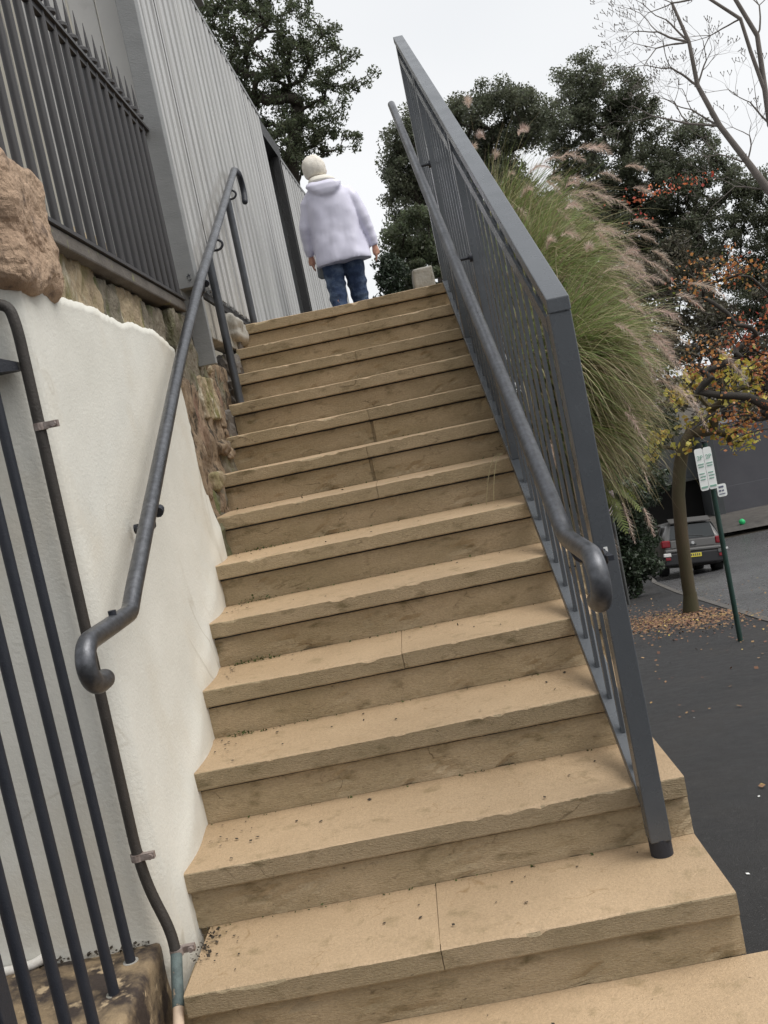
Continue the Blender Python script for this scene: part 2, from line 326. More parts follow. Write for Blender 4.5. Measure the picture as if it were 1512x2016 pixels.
# ------------------------------------------------------------------ staircase
H_, G_ = .165, .3102
XR = 1.407
st = empty('stone_staircase', (.72, .31, 0), 'tan sandstone staircase of deep worn steps rising from the footpath to the garden landing', 'staircase')
XL = {1: .105, 2: .100, 3: .055, 4: .05, 5: .045, 6: .04, 7: .04, 8: .045, 9: .030, 10: .045, 11: .04, 12: .06, 13: .045, 14: .038}
JOINT = {2: .715, 3: None, 4: None, 5: .725, 6: None, 7: None, 8: .72, 9: .70, 10: .73, 11: None, 12: .71, 13: .69, 14: .82, 1: None}
T_ = .057
def slab(x0, x1, yf, zt, depth, seed, tile=.012):
    n = max(8, int((x1 - x0) * 90)); V = []; F = []
    chips = [(random.uniform(x0 + .03, x1 - .03), random.uniform(.006, .03), random.uniform(.003, .007)) for _ in range(int((x1 - x0) * 4) + 1)]
    big = (random.uniform(x0 + .1, x1 - .1), random.uniform(.03, .06), random.uniform(.007, .012)) if random.random() < .35 else None
    for i in range(n + 1):
        x = x0 + (x1 - x0) * i / n
        c = .0035 + .0022 * abs(nz3(x * 22, seed, 3)) + .002 * abs(nz3(x * 60, seed, 9))
        for (cx, cw, cdp) in chips + ([big] if big else []):
            u = (x - cx) / cw
            if abs(u) < 1: c += cdp * (1 - u * u) ** .6
        wy = .0035 * nz3(x * 3, seed, 1) + .0012 * nz3(x * 18, seed, 2); wz = .0025 * nz3(x * 2.5, seed, 5)
        # worn hollow in the middle of the treads
        mid = math.exp(-((x - .7) / .4) ** 2) * .004
        V += [(x, yf + wy + .002, zt - T_ + .001 * nz3(x * 30, seed, 7)), (x, yf + wy, zt - T_ + .004), (x, yf + wy, zt - c - mid * .5 + wz),
              (x, yf + wy + c * .45, zt - c * .35 - mid + wz), (x, yf + wy + c * 1.4, zt - mid + wz), (x, yf + depth * .5, zt + wz * .5 + .0012 * nz3(x * 7, seed, 4)), (x, yf + depth, zt), (x, yf + depth, zt - T_)]
    k = 8
    for i in range(n):
        for j in range(k):
            a = i * k + j; b = i * k + (j + 1) % k; F.append((a, a + k, b + k, b))
    F.append(tuple(range(k))); F.append(tuple(n * k + j for j in range(k))[::-1])
    return V, F
def riser(x0, x1, yf, zb, zt, seed):
    nx = max(6, int((x1 - x0) * 40)); nzv = 6; V = []; F = []
    for j in range(nzv + 1):
        for i in range(nx + 1):
            x = x0 + (x1 - x0) * i / nx; z = zb + (zt - zb) * j / nzv
            pit = max(0, fbm(x * 9, seed, z * 14) - .35) * .02
            e = min(x - x0, x1 - x, z - zb + .01, zt - z + .004); er = .004 * math.exp(-max(e, 0) / .006)
            V.append((x, yf + .0035 * nz3(x * 5, seed, z * 9) + .0015 * nz3(x * 26, seed, z * 30) + pit + er, z))
    for j in range(nzv):
        for i in range(nx): a = j * (nx + 1) + i; F.append((a, a + 1, a + nx + 2, a + nx + 1))
    nb = len(V); V += [(x0, yf + .28, zb), (x1, yf + .28, zb), (x1, yf + .28, zt), (x0, yf + .28, zt)]
    bl, br, tl, tr = 0, nx, nzv * (nx + 1), nzv * (nx + 1) + nx
    F += [tuple([bl + k for k in range(nx + 1)][::-1] + [nb, nb + 1]), tuple([tl + k for k in range(nx + 1)] + [nb + 2, nb + 3]),
          tuple([j * (nx + 1) for j in range(nzv + 1)] + [nb + 3, nb])[::1], tuple([nx + j * (nx + 1) for j in range(nzv + 1)][::-1] + [nb + 1, nb + 2]), (nb, nb + 3, nb + 2, nb + 1)]
    return V, F
for i in range(1, 15):
    y, z = i * G_, i * H_; x0 = XL[i]; dep = G_ + .02 if i < 14 else .42
    xe = XR - random.uniform(.014, .02) if i > 3 else XR + (.002 if i == 2 else 0)
    if i == 1: xe = 1.62
    segs = [(x0, xe)] if not JOINT[i] else [(x0, JOINT[i] - .001), (JOINT[i] + .001, xe)]
    for a, b in segs:
        V, F = slab(a, b, y, z, dep, i * 3.7 + a); o = mk('tread_slab', V, F, sand_top, st)
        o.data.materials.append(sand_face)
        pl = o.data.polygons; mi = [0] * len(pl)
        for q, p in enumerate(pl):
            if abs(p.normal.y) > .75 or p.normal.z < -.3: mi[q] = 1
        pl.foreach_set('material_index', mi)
        if i not in (9, 10) and a > x0: continue
        rb_ = b if i in (9, 10) else xe
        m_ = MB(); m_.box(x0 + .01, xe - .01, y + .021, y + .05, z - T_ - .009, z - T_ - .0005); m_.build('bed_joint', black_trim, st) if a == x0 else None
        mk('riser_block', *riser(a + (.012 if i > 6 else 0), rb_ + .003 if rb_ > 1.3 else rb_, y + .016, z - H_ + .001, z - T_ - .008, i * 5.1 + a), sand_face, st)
    if JOINT[i]:
        m_ = MB(); m_.box(JOINT[i] - .003, JOINT[i] + .003, y + .03, y + dep - .01, z - T_, z - .006); m_.build('joint_mortar', mortar, st)
# stair body under the steps
V = []; F = []
prof = [(.36, -1.0)] + [(.34 + .02, -.02)]
prof = [(.36, -1.0), (.36, H_ - .06)]
for i in range(2, 15):
    prof += [(i * G_ + .03, (i - 1) * H_ - .055), (i * G_ + .03, i * H_ - .06)]
prof += [(4.6, 14 * H_ - .06), (4.6, -1.0)]
n = len(prof)
for x in (.06, XR - .004): V += [(x, a, b) for a, b in prof]
F = [tuple(range(n)), tuple(range(2 * n - 1, n - 1, -1))] + [(k, k + n, (k + 1) % n + n, (k + 1) % n) for k in range(n)]
mk('stair_core', V, F, sand_face, st)

# landing
m_ = MB(); m_.box(-.02, XR, 14 * G_ + .42, 14.0, 1.9, 14 * H_); tag(m_.build('landing', asphalt), kind='structure')
# retaining wall carrying the planting bed on the right of the stairs: stone courses
rw = empty('planter_wall', (1.51, 4, -1.2), 'sandstone block wall holding the grass bed beside the upper stairs', 'wall')
def blockwall(parent, x0, x1, y0, y1, z0fn, z1fn, bl=.42, bh=.24, mat=ochre_stone):
    z = z0fn; r = 0
    while z < z1fn - .02:
        y = y0 - (bl / 2 if r % 2 else 0)
        while y < y1:
            a, b = max(y, y0), min(y + bl, y1)
            if b - a > .05:
                m_ = MB(); j = random.uniform(0, .012); m_.box(x0 + j, x1 + j * .5, a + .004, b - .004, z + .004, min(z + bh, z1fn) - .004)
                m_.build('stone_block', mat, parent, bevel=.008)
            y += bl
        z += bh; r += 1
blockwall(rw, 1.415, 1.56, 2.75, 6.4, .2, 1.58, .45, .28, dark_stone)
m_ = MB(); m_.box(1.418, 1.58, 2.46, 9.0, -1.6, .2); m_.build('wall_base', dark_stone, rw)
m_ = MB(); m_.box(1.43, 1.545, 2.8, 6.3, 1.50, 1.56); m_.build('soil_bed', soil, rw)

# ------------------------------------------------------------------ balustrade (right)
bal = empty('stair_balustrade', (1.31, .87, 2 * H_), 'charcoal steel balustrade with flat top cap and close balusters right of the stairs', 'railing')
bx0, bx1 = 1.276, 1.330
cap = lambda y: 1.762 + (y - .845) * .5646
chl = lambda y: .532 * y + .012 + .006 * (y - .9)
m_ = MB(); m_.box(bx0, bx1, .845, .900, .372, cap(.845) - .036); m_.build('end_post', steel_blue, bal, bevel=.003)
m_ = MB(); m_.tube([(1.304, .873, .33), (1.304, .873, .376)], .029, 20); m_.build('post_sleeve', bar_black, bal, smooth=True)
m_ = MB(); m_.slopebar(bx0 - .001, bx1 + .001, .842, cap(.842), 4.33, cap(4.33), .036); m_.build('top_cap', steel_blue, bal, bevel=.003)
m_ = MB(); m_.slopebar(bx0, bx1, .902, chl(.902), 4.30, chl(4.30), .035); m_.build('bottom_channel', steel_blue, bal, bevel=.002)
for y in (2.42, 3.53, 4.28):
    m_ = MB(); m_.add([(x, yy_, zz) for x in (bx0 + .004, bx1 - .004) for yy_, zz in ((y, chl(y) + .001), (y + .045, chl(y + .045) + .001), (y + .045, cap(y + .045) - .038), (y, cap(y) - .038))],
                      [(0, 1, 2, 3), (7, 6, 5, 4), (0, 4, 5, 1), (1, 5, 6, 2), (2, 6, 7, 3), (3, 7, 4, 0)]); m_.build('bay_post', steel_blue, bal, bevel=.002)
for a, b in ((.93, 2.37), (2.50, 3.49), (3.61, 4.24)):
    m_ = MB(); m_.slopebar(bx0 + .004, bx0 + .012, a, cap(a) - .088, b, cap(b) - .088, .042); m_.build('panel_rail', steel_blue, bal)
    m_ = MB(); m_.slopebar(bx0 + .006, bx0 + .014, a, chl(a) + .03, b, chl(b) + .03, .022)
    k = 0; y = a + .03
    while y < b - .02:
        q = MB(); q.add([(x, yy_, zz) for x in (bx0 + .018, bx0 + .028) for yy_, zz in ((y, chl(y) + .001), (y + .02, chl(y + .02) + .001), (y + .02, cap(y + .02) - .04), (y, cap(y) - .04))],
                        [(0, 1, 2, 3), (7, 6, 5, 4), (0, 4, 5, 1), (1, 5, 6, 2), (2, 6, 7, 3), (3, 7, 4, 0)]); q.build('baluster', steel_blue, bal)
        y += .118
m_ = MB(); m_.box(1.298, 1.308, .8425, .8448, 1.126, 1.140); m_.build('reflector', sign_white, bal)
# handrail right
def hr(y): return 1.197 + (y - .74) * .5885
rh = empty('right_handrail', (1.2, .5, 1.1), 'round grey steel handrail fixed to the charcoal balustrade, its lower end curled down', 'handrail')
X = 1.2
loop = [(X, .455 - .052 * math.sin(R(a)) * 1.25, 1.145 + .052 * math.cos(R(a))) for a in range(0, 181, 12)]
pts = fil([(X, 4.52, hr(4.52)), (X, .74, hr(.74)), (X, .455, 1.197)], .035, 4)[:-1] + loop[:] + [(X, .475, 1.093)]
m_ = MB(); m_.tube(pts, .0215, 24, dome=True); m_.build('rail_tube', steel_rail, rh, smooth=True)
for y in (.70, 2.42, 3.55):
    zb = hr(y) if y > 1 else 1.197
    m_ = MB(); m_.tube(fil([(X, y, zb - .018), (X + .01, y, zb - .055), (bx0 - .001, y, zb - .055)], .02), .0065, 10)
    m_.tube([(bx0 - .006, y, zb - .055), (bx0 + (.006 if y > 1 else 0), y, zb - .055)], .018, 14); m_.build('rail_bracket', bar_black, rh, smooth=True)
m_ = MB(); m_.box(bx0 - .004, bx0 + .01, .66, .86, 1.136, 1.148); m_.build('bracket_strap', bar_black, rh)

# ------------------------------------------------------------------ left handrail
lh = empty('left_handrail', (.15, .45, 1.1), 'round grey handrail along the cream wall, curled down at both ends, two posts', 'handrail')
def hx(y): return float(np.interp(y, [.7, 2.0, 5.0], [.148, .141, .140]))
def hz(y): return float(np.interp(y, [.74, 1.93, 2.74, 3.9, 5.0], [1.240, 1.897, 2.312, 2.855, 3.378]))
ysn = list(np.linspace(5.00, .80, 22))
loop = [(.148, .43 - .046 * math.sin(R(a)) * 1.2, 1.185 + .046 * math.cos(R(a))) for a in range(0, 181, 12)]
main = [(hx(y), y, hz(y)) for y in ysn]
pts = fil(main + [(.148, .73, 1.231), (.148, .43, 1.231)], .02, 3)[:-1] + loop + [(.148, .462, 1.139)]
m_ = MB(); m_.tube(pts, .0215, 24, dome=True); m_.build('rail_tube', steel_rail, lh, smooth=True)
m_ = MB(); m_.tube([(.14, 5.003, 3.3795), (.14, 5.12, 3.405)] + [(.14, 5.22 + .09 * math.sin(R(a)), 3.325 + .09 * math.cos(R(a))) for a in range(0, 130, 15)] + [(.14, 5.26, 3.235)], .0205, 20, dome=True); m_.build('rail_return', bar_black, lh, smooth=True)
for (px_, py_, zb, x2, y2) in ((.092, 3.47, 11 * H_, .092, 3.47), (.118, 4.52, 14 * H_, .118, 4.52)):
    zt = hz(y2) - .07
    m_ = MB(); m_.tube([(px_, py_, zb), (x2, y2, zt)], .021, 20); m_.build('post', steel, lh, smooth=True)
    m_ = MB(); m_.tube([(x2, y2, zt - .01), (x2, y2, zt + .006)] + [(.142 + .034 * math.sin(R(a)), y2, zt + .028 - .026 * math.cos(R(a))) for a in range(0, 170, 20)], .0065, 8); m_.build('post_bracket', bar_black, lh, smooth=True)
for y in (1.12, 2.78):
    m_ = MB(); m_.tube([(.060, y + .13, hz(y) - .05), (.12, y + .03, hz(y) - .062), (.146, y, hz(y) - .045), (.150, y, hz(y) - .012)], .008, 10); m_.tube([(.158, y + .03, hz(y) - .012), (.160, y + .05, hz(y) - .005)], [.016, .014], 10, dome=True); m_.tube([(.056, y + .13, hz(y) - .05), (.068, y + .13, hz(y) - .05)], .014, 16)
    m_.build('wall_bracket', bar_black, lh, smooth=True)
m_ = MB(); m_.tube([(.15, .60, 1.25), (.15, .60, 1.262)], .009, 10); m_.build('fixing_bolt', bar_black, lh, smooth=True)

# ------------------------------------------------------------------ plaster wall
pw = empty('rendered_wall', (-.3, 1.5, .3), 'cream rendered wall with ragged broken top edge on the left of the lower stairs', 'wall')
path = [(x, .80) for x in np.linspace(-1.6, -.03, 50)] + [(-.03 + .075 * math.sin(R(a)), .875 - .075 * math.cos(R(a))) for a in np.linspace(8, 90, 12)] + [(.045 + .0, y) for y in np.linspace(.90, 2.42, 76)] + [(.042, 2.428), (.03, 2.433), (-.1, 2.436), (-.35, 2.44)]
NZ = 90; V = []; F = []
arc = [0]
for a, b in zip(path, path[1:]): arc.append(arc[-1] + math.dist(a, b))
for j in range(NZ + 1):
    v = j / NZ
    for (x, y), s_ in zip(path, arc):
        side = x > .0 and y > .86
        ztop = 2.065 + .014 * nz3(s_ * 7, 4, 0) + .006 * nz3(s_ * 40, 7, 0) - (.045 * max(0, (y - 2.1) / .34) if side else 0) + .02 * nz3(s_ * 2.2, 1, 1)
        z = .06 + (ztop - .06) * v
        # gentle hand-trowelled undulation
        d = .007 * nz3(s_ * 1.6, z * 1.1, .3) + .0022 * nz3(s_ * 6, z * 5, 2) + .001 * nz3(s_ * 18, z * 16, 5)
        top = .008 * math.exp(-(ztop - z) / .015) * (.2 + abs(nz3(s_ * 26, 3, 2)))
        if side or (x > -.02 and y > .84):
            lean = .012 * (1.2 - z)
            stair = .532 * y
            fil_ = .016 * math.exp(-max(0, z - stair) / .09) + .012 * abs(math.sin(math.pi * y / G_)) * math.exp(-max(0, z - stair) / .05)
            V.append((x + d + lean * .8 + top + (fil_ if y > .88 else 0), y, z))
        else:
            foot = .012 * math.exp(-(max(0, z - .34)) / .05)
            V.append((x + (d * .3 if x > -.03 else 0), y - d - top - foot, z))
n = len(path)
for j in range(NZ):
    for i in range(n - 1): a = j * n + i; F.append((a, a + 1, a + n + 1, a + n))
# top lip going back
b0 = len(V)
for i, (x, y) in enumerate(path):
    vx, vy, vz = V[NZ * n + i]
    if y < .83: V.append((vx, vy + .16, vz - .03))
    elif y < .9: V.append((vx - .1, vy + .1, vz - .03))
    else: V.append((vx - .16, vy, vz - .03))
for i in range(n - 1): F.append((NZ * n + i, NZ * n + i + 1, b0 + i + 1, b0 + i))
mk('render_coat', V, F, plaster, pw, smooth=True)

# white conduit stub at foot
wc = MB(); wc.tube(fil([(-.55, .765, .402), (-.38, .77, .400), (-.30, .775, .402), (-.27, .80, .415)], .03), .012, 12)
tag(wc.build('conduit', white_paint, smooth=True), 'short white conduit with rust spots at the foot of the cream wall', 'conduit')
# black bracket arm at left edge
bb = MB(); bb.add([(-.14, .62, 1.93), (-.14, .79, 1.93), (.012, .79, 1.868), (.012, .76, 1.868), (-.14, .62, 1.85), (-.14, .79, 1.85), (.012, .79, 1.848), (.012, .76, 1.848)],
                  [(0, 1, 2, 3), (7, 6, 5, 4), (0, 3, 7, 4), (1, 5, 6, 2), (2, 6, 7, 3), (0, 4, 5, 1)])
tag(bb.build('wall_bracket', bar_black), 'black wedge shaped bracket on the cream wall beside the top of the brown pipe', 'bracket')

# down pipe
py = .765
dp = empty('downpipe', (.03, py, .1), 'thin dark brown pipe down the cream wall, turning blue grey and beige below', 'pipe')
P1 = fil([(-.25, py, 2.012), (.020, py, 2.010), (.030, py, 1.95), (.018, py, .64), (.028, py, .54), (.058, py - .005, .43), (.064, py - .02, .372)], .045, 6)
m_ = MB(); m_.tube(P1, .0135, 16); m_.build('brown_pipe', pipe_brown, dp, smooth=True)
P2 = fil([(.064, py - .02, .374), (.066, py - .06, .335), (.072, py - .115, .29)], .03, 5)
m_ = MB(); m_.tube(P2, .0145, 16); m_.build('verdigris_pipe', pipe_green, dp, smooth=True)
m_ = MB(); m_.tube(fil([(.072, py - .114, .291), (.078, py - .19, .235), (.085, py - .30, .12), (.09, py - .34, .0)], .03, 5), .0135, 16); m_.build('beige_pipe', pipe_beige, dp, smooth=True)
for (cx, cz) in ((.030, 1.708), (.018, .628), (.064, .377)):
    m_ = MB(); m_.tube([(cx, py - (.015 if cz < .5 else 0), cz - .009), (cx, py - (.015 if cz < .5 else 0), cz + .009)], .0165, 14); m_.box(cx + .012, cx + .045, py - .012, py + .002, cz - .008, cz + .008)
    m_.tube([(cx + .036, py - .02, cz), (cx + .036, py, cz)], .007, 8); m_.build('pipe_clamp', rust, dp, smooth=False)

# plinth
pl = empty('stone_plinth', (-.4, .2, 0), 'stained brown sandstone plinth at the foot of the cream wall under the black bars', 'plinth')
def rockbox(x0, x1, y0, y1, z0, z1, seed, amp=.012, n=14, rnd=.02, fr=6, zs=1):
    bm = bmesh.new(); bmesh.ops.create_cube(bm, size=2); bmesh.ops.subdivide_edges(bm, edges=bm.edges[:], cuts=n, use_grid_fill=True)
    c = Vector(((x0 + x1) / 2, (y0 + y1) / 2, (z0 + z1) / 2)); h = Vector(((x1 - x0) / 2, (y1 - y0) / 2, (z1 - z0) / 2)); V = []
    for v in bm.verts:
        q = Vector([v.co[k] * h[k] for k in range(3)]); inn = Vector([max(-(h[k] - rnd), min(h[k] - rnd, q[k])) for k in range(3)]); d = q - inn
        if d.length > 1e-6: q = inn + d.normalized() * rnd
        p = c + q; nn = Vector([v.co[k] for k in range(3)]).normalized()
        p += nn * amp * fbm(p.x * fr + seed, p.y * fr, p.z * fr * zs, 5); V.append(tuple(p))
    bm.verts.index_update(); F = [[v.index for v in f.verts] for f in bm.faces]; bm.free(); return V, F
mk('plinth_block', *rockbox(-.40, .018, -.2, .80, -.1, .392, 3, .010, 24, .018), plinth_stone, pl, smooth=True)
mk('plinth_block', *rockbox(-1.3, -.405, -.2, .80, -.1, .390, 5, .010, 16, .018), plinth_stone, pl, smooth=True)
mk('plinth_block', *rockbox(-.9, .012, -1.0, -.205, -.1, .387, 8, .010, 14, .018), plinth_stone, pl, smooth=True)

# black bars
bf = empty('bar_fence', (-.040, .1, .388), 'black round bar fence standing on the stone plinth in front of the cream wall', 'fence')
bars_y = [.716, .577, .435, .31, .19, -.03, -.165, -.30, -.435, -.57]
m_ = MB(); m_.tube([(0, 0, 0), (0, 0, 2.4)], .0125, 16); proto = None
for y in bars_y:
    if proto is None:
        proto = m_.build('bar', bar_black, bf, smooth=True); proto.location = (0, y - .1, -.003)
    else: c = dup(proto, parent=bf); c.location = (0, y - .1, -.003)
m_ = MB(); m_.box(-.075, -.025, .055, .105, .385, 2.75); m_.build('post', bar_black, bf, bevel=.003)
m_ = MB(); m_.box(-.06, -.02, -.7, .76, 2.65, 2.66); m_.build('top_rail', bar_black, bf)
for (fx, fy) in ((-.040, .716), (-.040, .577), (-.040, .435)):
    m_ = MB(); m_.tube([(fx, fy, .389), (fx, fy, .393)], .019, 14); m_.build('lead_collar', conc, bf)

# ------------------------------------------------------------------ rock retaining wall above and beside the plaster
rk = empty('rubble_wall', (.0, 2.5, .9), 'lichen stained sandstone rubble wall rising above the cream render to the spear fence', 'wall')
stones = [  # x0,x1,y0,y1,z0,z1,mat,amp
    (-.22, 0.012, 1.14, 1.36, 1.98, 2.26, lichen_stone, .018), (-.25, 0.012, 1.34, 1.60, 1.98, 2.225, lichen_stone, .018),
    (-.25, 0.012, 1.58, 1.84, 1.98, 2.20, dark_stone, .018), (-.25, 0.012, 1.82, 2.16, 1.96, 2.205, lichen_stone, .018),
    (-.25, 0.012, 2.14, 2.46, 2.0, 2.19, dark_stone, .018), (-.25, 0.042, 2.50, 2.86, 1.86, 2.20, dark_stone, .018),
    (-.25, 0.030, 2.84, 3.18, 1.93, 2.14, dark_stone, .018), (-.25, 0.045, 2.43, 2.75, 1.62, 1.88, ochre_stone, .028),
    (-.25, 0.055, 2.73, 3.08, 1.74, 1.93, lichen_stone, .018), (-.25, 0.020, 3.06, 3.34, 1.70, 2.0, ochre_stone, .028),
    (-.25, 0.050, 2.41, 2.62, 1.36, 1.64, ochre_stone, .028), (-.25, 0.055, 2.60, 2.86, 1.42, 1.76, ochre_stone, .028),
    (-.25, 0.045, 2.84, 3.12, 1.46, 1.76, ochre_stone, .028), (-.25, 0.045, 2.38, 2.60, 1.04, 1.38, ochre_stone, .028),
    (-.25, 0.050, 2.58, 2.82, 1.16, 1.45, ochre_stone, .028), (-.25, 0.050, 3.1, 3.4, 1.5, 1.74, ochre_stone, .028), (-.25, 0.030, 3.3, 3.6, 1.7, 2.0, dark_stone, .018)]
for k, (a, b, c, d, e, f, mt, am) in enumerate(stones):
    if mt is ochre_stone and c > 2.3: continue
    mk('stone', *rockbox(a, b, c, d, e, f, k * 7.3, am * .8, 34, .010, 17, .7), mt, rk, smooth=False)
m_ = MB(); m_.box(-.3, -.03, 1.15, 3.6, .9, 2.2); m_.build('rubble_core', dark_stone, rk)
mk('rock_face', *rockbox(-.2, .040, 2.39, 3.30, .95, 1.90, 77, .030, 70, .02, 9, .55), ochre_stone, rk)
mk('rock_face', *rockbox(-.2, .036, 3.10, 3.62, 1.45, 2.02, 79, .025, 44, .02, 9, .6), ochre_stone, rk)
m_ = MB(); m_.add([(-.02, 3.18, 1.9), (.062, 3.18, 1.9), (.062, 3.9, 1.9), (-.02, 3.9, 1.9), (-.02, 3.18, 2.28), (.05, 3.18, 2.26), (.05, 3.9, 2.28), (-.02, 3.9, 2.28)], [(0, 3, 2, 1), (4, 5, 6, 7), (0, 1, 5, 4), (1, 2, 6, 5), (2, 3, 7, 6), (3, 0, 4, 7)])
# mortar fillet between rubble and steps
for k in range(8, 15):
    V, F = rockbox(-.05, XL[k] + .012, k * G_ - .02 - .20, k * G_ + .14, (k - 1) * H_ - .12, k * H_ - .035, k * 3.1, .03, 8, .02, 14); mk('mortar_fillet', V, F, dark_stone if k < 11 else conc_dark, rk, smooth=False)
for k in range(7):
    y = random.uniform(2.45, 3.3); z = random.uniform(.532 * y - .02, .532 * y + .32)
    s_ = random.uniform(.02, .05); mk('rubble_chip', *rockbox(.0, .05 + random.uniform(0, .03), y - s_, y + s_, z - s_ * .8, z + s_ * .8, k * 2.3, .02, 5, .012, 20), random.choice((ochre_stone, ochre_stone, lichen_stone)), rk, smooth=True)
# boulder
bo = mk('boulder', *rockbox(-.55, .078, .775, 1.10, 2.045, 2.385, 31, .020, 60, .05, 7, 1.2), boulder_mat, smooth=False)
tag(bo, 'pinkish sandstone boulder sitting on top of the cream wall at far left', 'boulder')

# ------------------------------------------------------------------ spear fence
fs = empty('spear_fence', (.04, 2.0, 2.2), 'dark grey picket fence with round collars and spear points above the rubble wall', 'fence')
m_ = MB(); m_.box(-.06, .052, 1.0, 2.80, 2.215, 2.262); m_.build('base_kerb', conc_dark, fs, bevel=.006)
m_ = MB(); m_.box(.022, .060, 1.10, 2.80, 2.264, 2.276); m_.build('bottom_rail', spear_paint, fs)
m_ = MB(); m_.box(.018, .060, .5, 2.83, 3.006, 3.018); m_.build('top_rail', spear_paint, fs)
m_ = MB(); m_.box(.030, .048, .5, 2.80, 2.985, 3.0055); m_.build('top_rail_lower', spear_paint, fs)
pm_ = MB(); pm_.tube([(0, 0, .065), (0, 0, .86)], .0128, 12)
fm_ = MB(); fm_.tube([(0, 0, .8), (0, 0, .862), (0, 0, .985)], [.0085, .0095, .001], 10)
cm_ = MB(); cm_.tube([(0, 0, .832), (0, 0, .842), (0, 0, .852), (0, 0, .862)], [.010, .022, .022, .010], 14)
pk = None; y = 2.745; k = 0
while y > .5:
    if pk is None:
        pk = pm_.build('picket', spear_paint, None, smooth=True); sp = fm_.build('spear_point', spear_paint, None, smooth=True); co = cm_.build('collar', spear_paint, None, smooth=True)
        pk.parent = fs; a = pk
        zs = (pk.location.z, sp.location.z, co.location.z); sp.parent = pk; co.parent = pk
        b, c = sp, co
    else:
        a = dup(pk, parent=fs); b = dup(sp, parent=a); c = dup(co, parent=a)
    a.location = (0, y - 2.0, zs[0]); b.location = (0, 0, zs[1] - zs[0]); c.location = (0, 0, zs[2] - zs[0])
    y -= .108

# ------------------------------------------------------------------ grey board post, side panel, corrugated fence
cf = empty('corrugated_fence', (.12, 5, 2.3), 'tall light grey corrugated metal fence running beside the upper stairs', 'fence')
m_ = MB(); m_.box(.036, .118, 2.815, 2.90, 2.318, 5.2); m_.build('corner_board', board_grey, cf, bevel=.003)
m_ = MB(); m_.box(.030, .112, 2.90, 2.94, 1.98, 2.50); m_.build('lower_post', board_grey, cf, bevel=.003)
# graffiti scribble
m_ = MB()
for pts in ([(.083, 2.356), (.091, 2.378), (.096, 2.360)], [(.080, 2.366), (.099, 2.371)], [(.085, 2.350), (.099, 2.352), (.089, 2.343)]):
    m_.tube([(a, 2.8135, b) for a, b in pts], .0012, 6)
m_.build('scribble', bar_black, cf)
for k, (a, b) in enumerate(((-.075, .034), (-.20, -.08), (-.42, -.205))):
    m_ = MB(); m_.box(a + .002, b, 2.93 + .012 * (k % 2), 2.95 + .012 * (k % 2), 2.3, 5.2); m_.build('side_panel', sheet_grey, cf, bevel=.004)
FX = lambda y: float(np.interp(y, [2.8, 3.1, 3.6, 4.4, 5.28, 6.14, 7.85, 10.1, 11, 14], [.095, .066, .046, .044, .053, .082, .142, .268, .333, .52]))
def corrug(name, ya, yb, zb, zt, off=0, pitch=.197, amp=.016, mat=corr):
    n = int((yb - ya) / pitch * 20); V = []; F = []
    for i in range(n + 1):
        y = ya + (yb - ya) * i / n; ph = ((y - ya) / pitch) % 1.0
        s_ = 1 - 2 * max(0, min(1, (.22 - abs(ph - .5)) / .05)) + .16 * math.cos(2 * math.pi * ph * 4)
        x = FX(y) + off + amp * s_; b = zb(y) if callable(zb) else zb; t = zt(y) if callable(zt) else zt
        V += [(x, y, b), (x, y, t), (x - .004, y, t), (x - .004, y, b)]
    for i in range(n):
        for k in range(4): a = i * 4 + k; b = i * 4 + (k + 1) % 4; F.append((a, a + 4, b + 4, b))
    return mk(name, V, F, mat, cf, smooth=False)
fb = lambda y: float(np.interp(y, [2.9, 4.9, 5.0, 13], [2.40, 2.385, 2.31, 2.31]))
yj = 2.905
for yb_ in (3.69, 4.48, 5.27, 6.06, 6.95, 7.87):
    corrug('corrugated_sheet', yj, yb_ + .01, fb, 4.60, 0 if int(yj * 10) % 2 else .003); yj = yb_ + .003
corrug('corrugated_sheet', 8.76, 10.0, 2.31, 4.43); corrug('corrugated_sheet', 10.003, 11.4, 2.31, 4.43, .003); corrug('corrugated_sheet', 11.403, 13.2, 2.31, 4.43)
def capbar(ya, yb, z, h, x0, x1, name, mat):
    n = 12; V = []; F = []
    for i in range(n + 1):
        y = ya + (yb - ya) * i / n; c = FX(y); V += [(c + x0, y, z), (c + x1, y, z), (c + x1, y, z + h), (c + x0, y, z + h)]
    for i in range(n):
        for k in range(4): a = i * 4 + k; b = i * 4 + (k + 1) % 4; F.append((a, b, b + 4, a + 4))
    F += [(0, 3, 2, 1), (n * 4, n * 4 + 1, n * 4 + 2, n * 4 + 3)]
    return mk(name, V, F, mat, cf)
capbar(2.91, 7.9, 4.592, .035, -.02, .022, 'cap_flashing', board_grey)
capbar(8.76, 13.2, 4.43, .035, -.02, .022, 'cap_flashing', board_grey)
capbar(2.95, 7.85, 4.62, .03, -.06, -.01, 'cap_timber', black_trim)
capbar(7.85, 8.9, 4.45, .14, -.5, .012, 'gate_lintel', black_trim)
m_ = MB(); m_.box(FX(8.7) - .06, FX(8.7) + .012, 8.66, 8.755, 2.31, 4.45); m_.build('gate_post', black_trim, cf)
m_ = MB(); m_.box(-.16, -.12, 7.8, 8.8, 2.31, 4.45); m_.build('gate_leaf', board_grey, cf)
m_ = MB(); m_.box(-.16, .12, 8.78, 8.82, 2.31, 4.45); m_.build('gate_reveal', board_grey, cf)
m_ = MB(); m_.box(-.05, .044, 2.945, 4.55, 2.15, 2.345); m_.build('footing', conc, cf, bevel=.006)
V, F = rockbox(-.02, .085, 3.95, 4.40, 2.20, 2.335, 5, .02, 12, .03, 14); mk('footing_end', V, F, conc, cf, smooth=True)
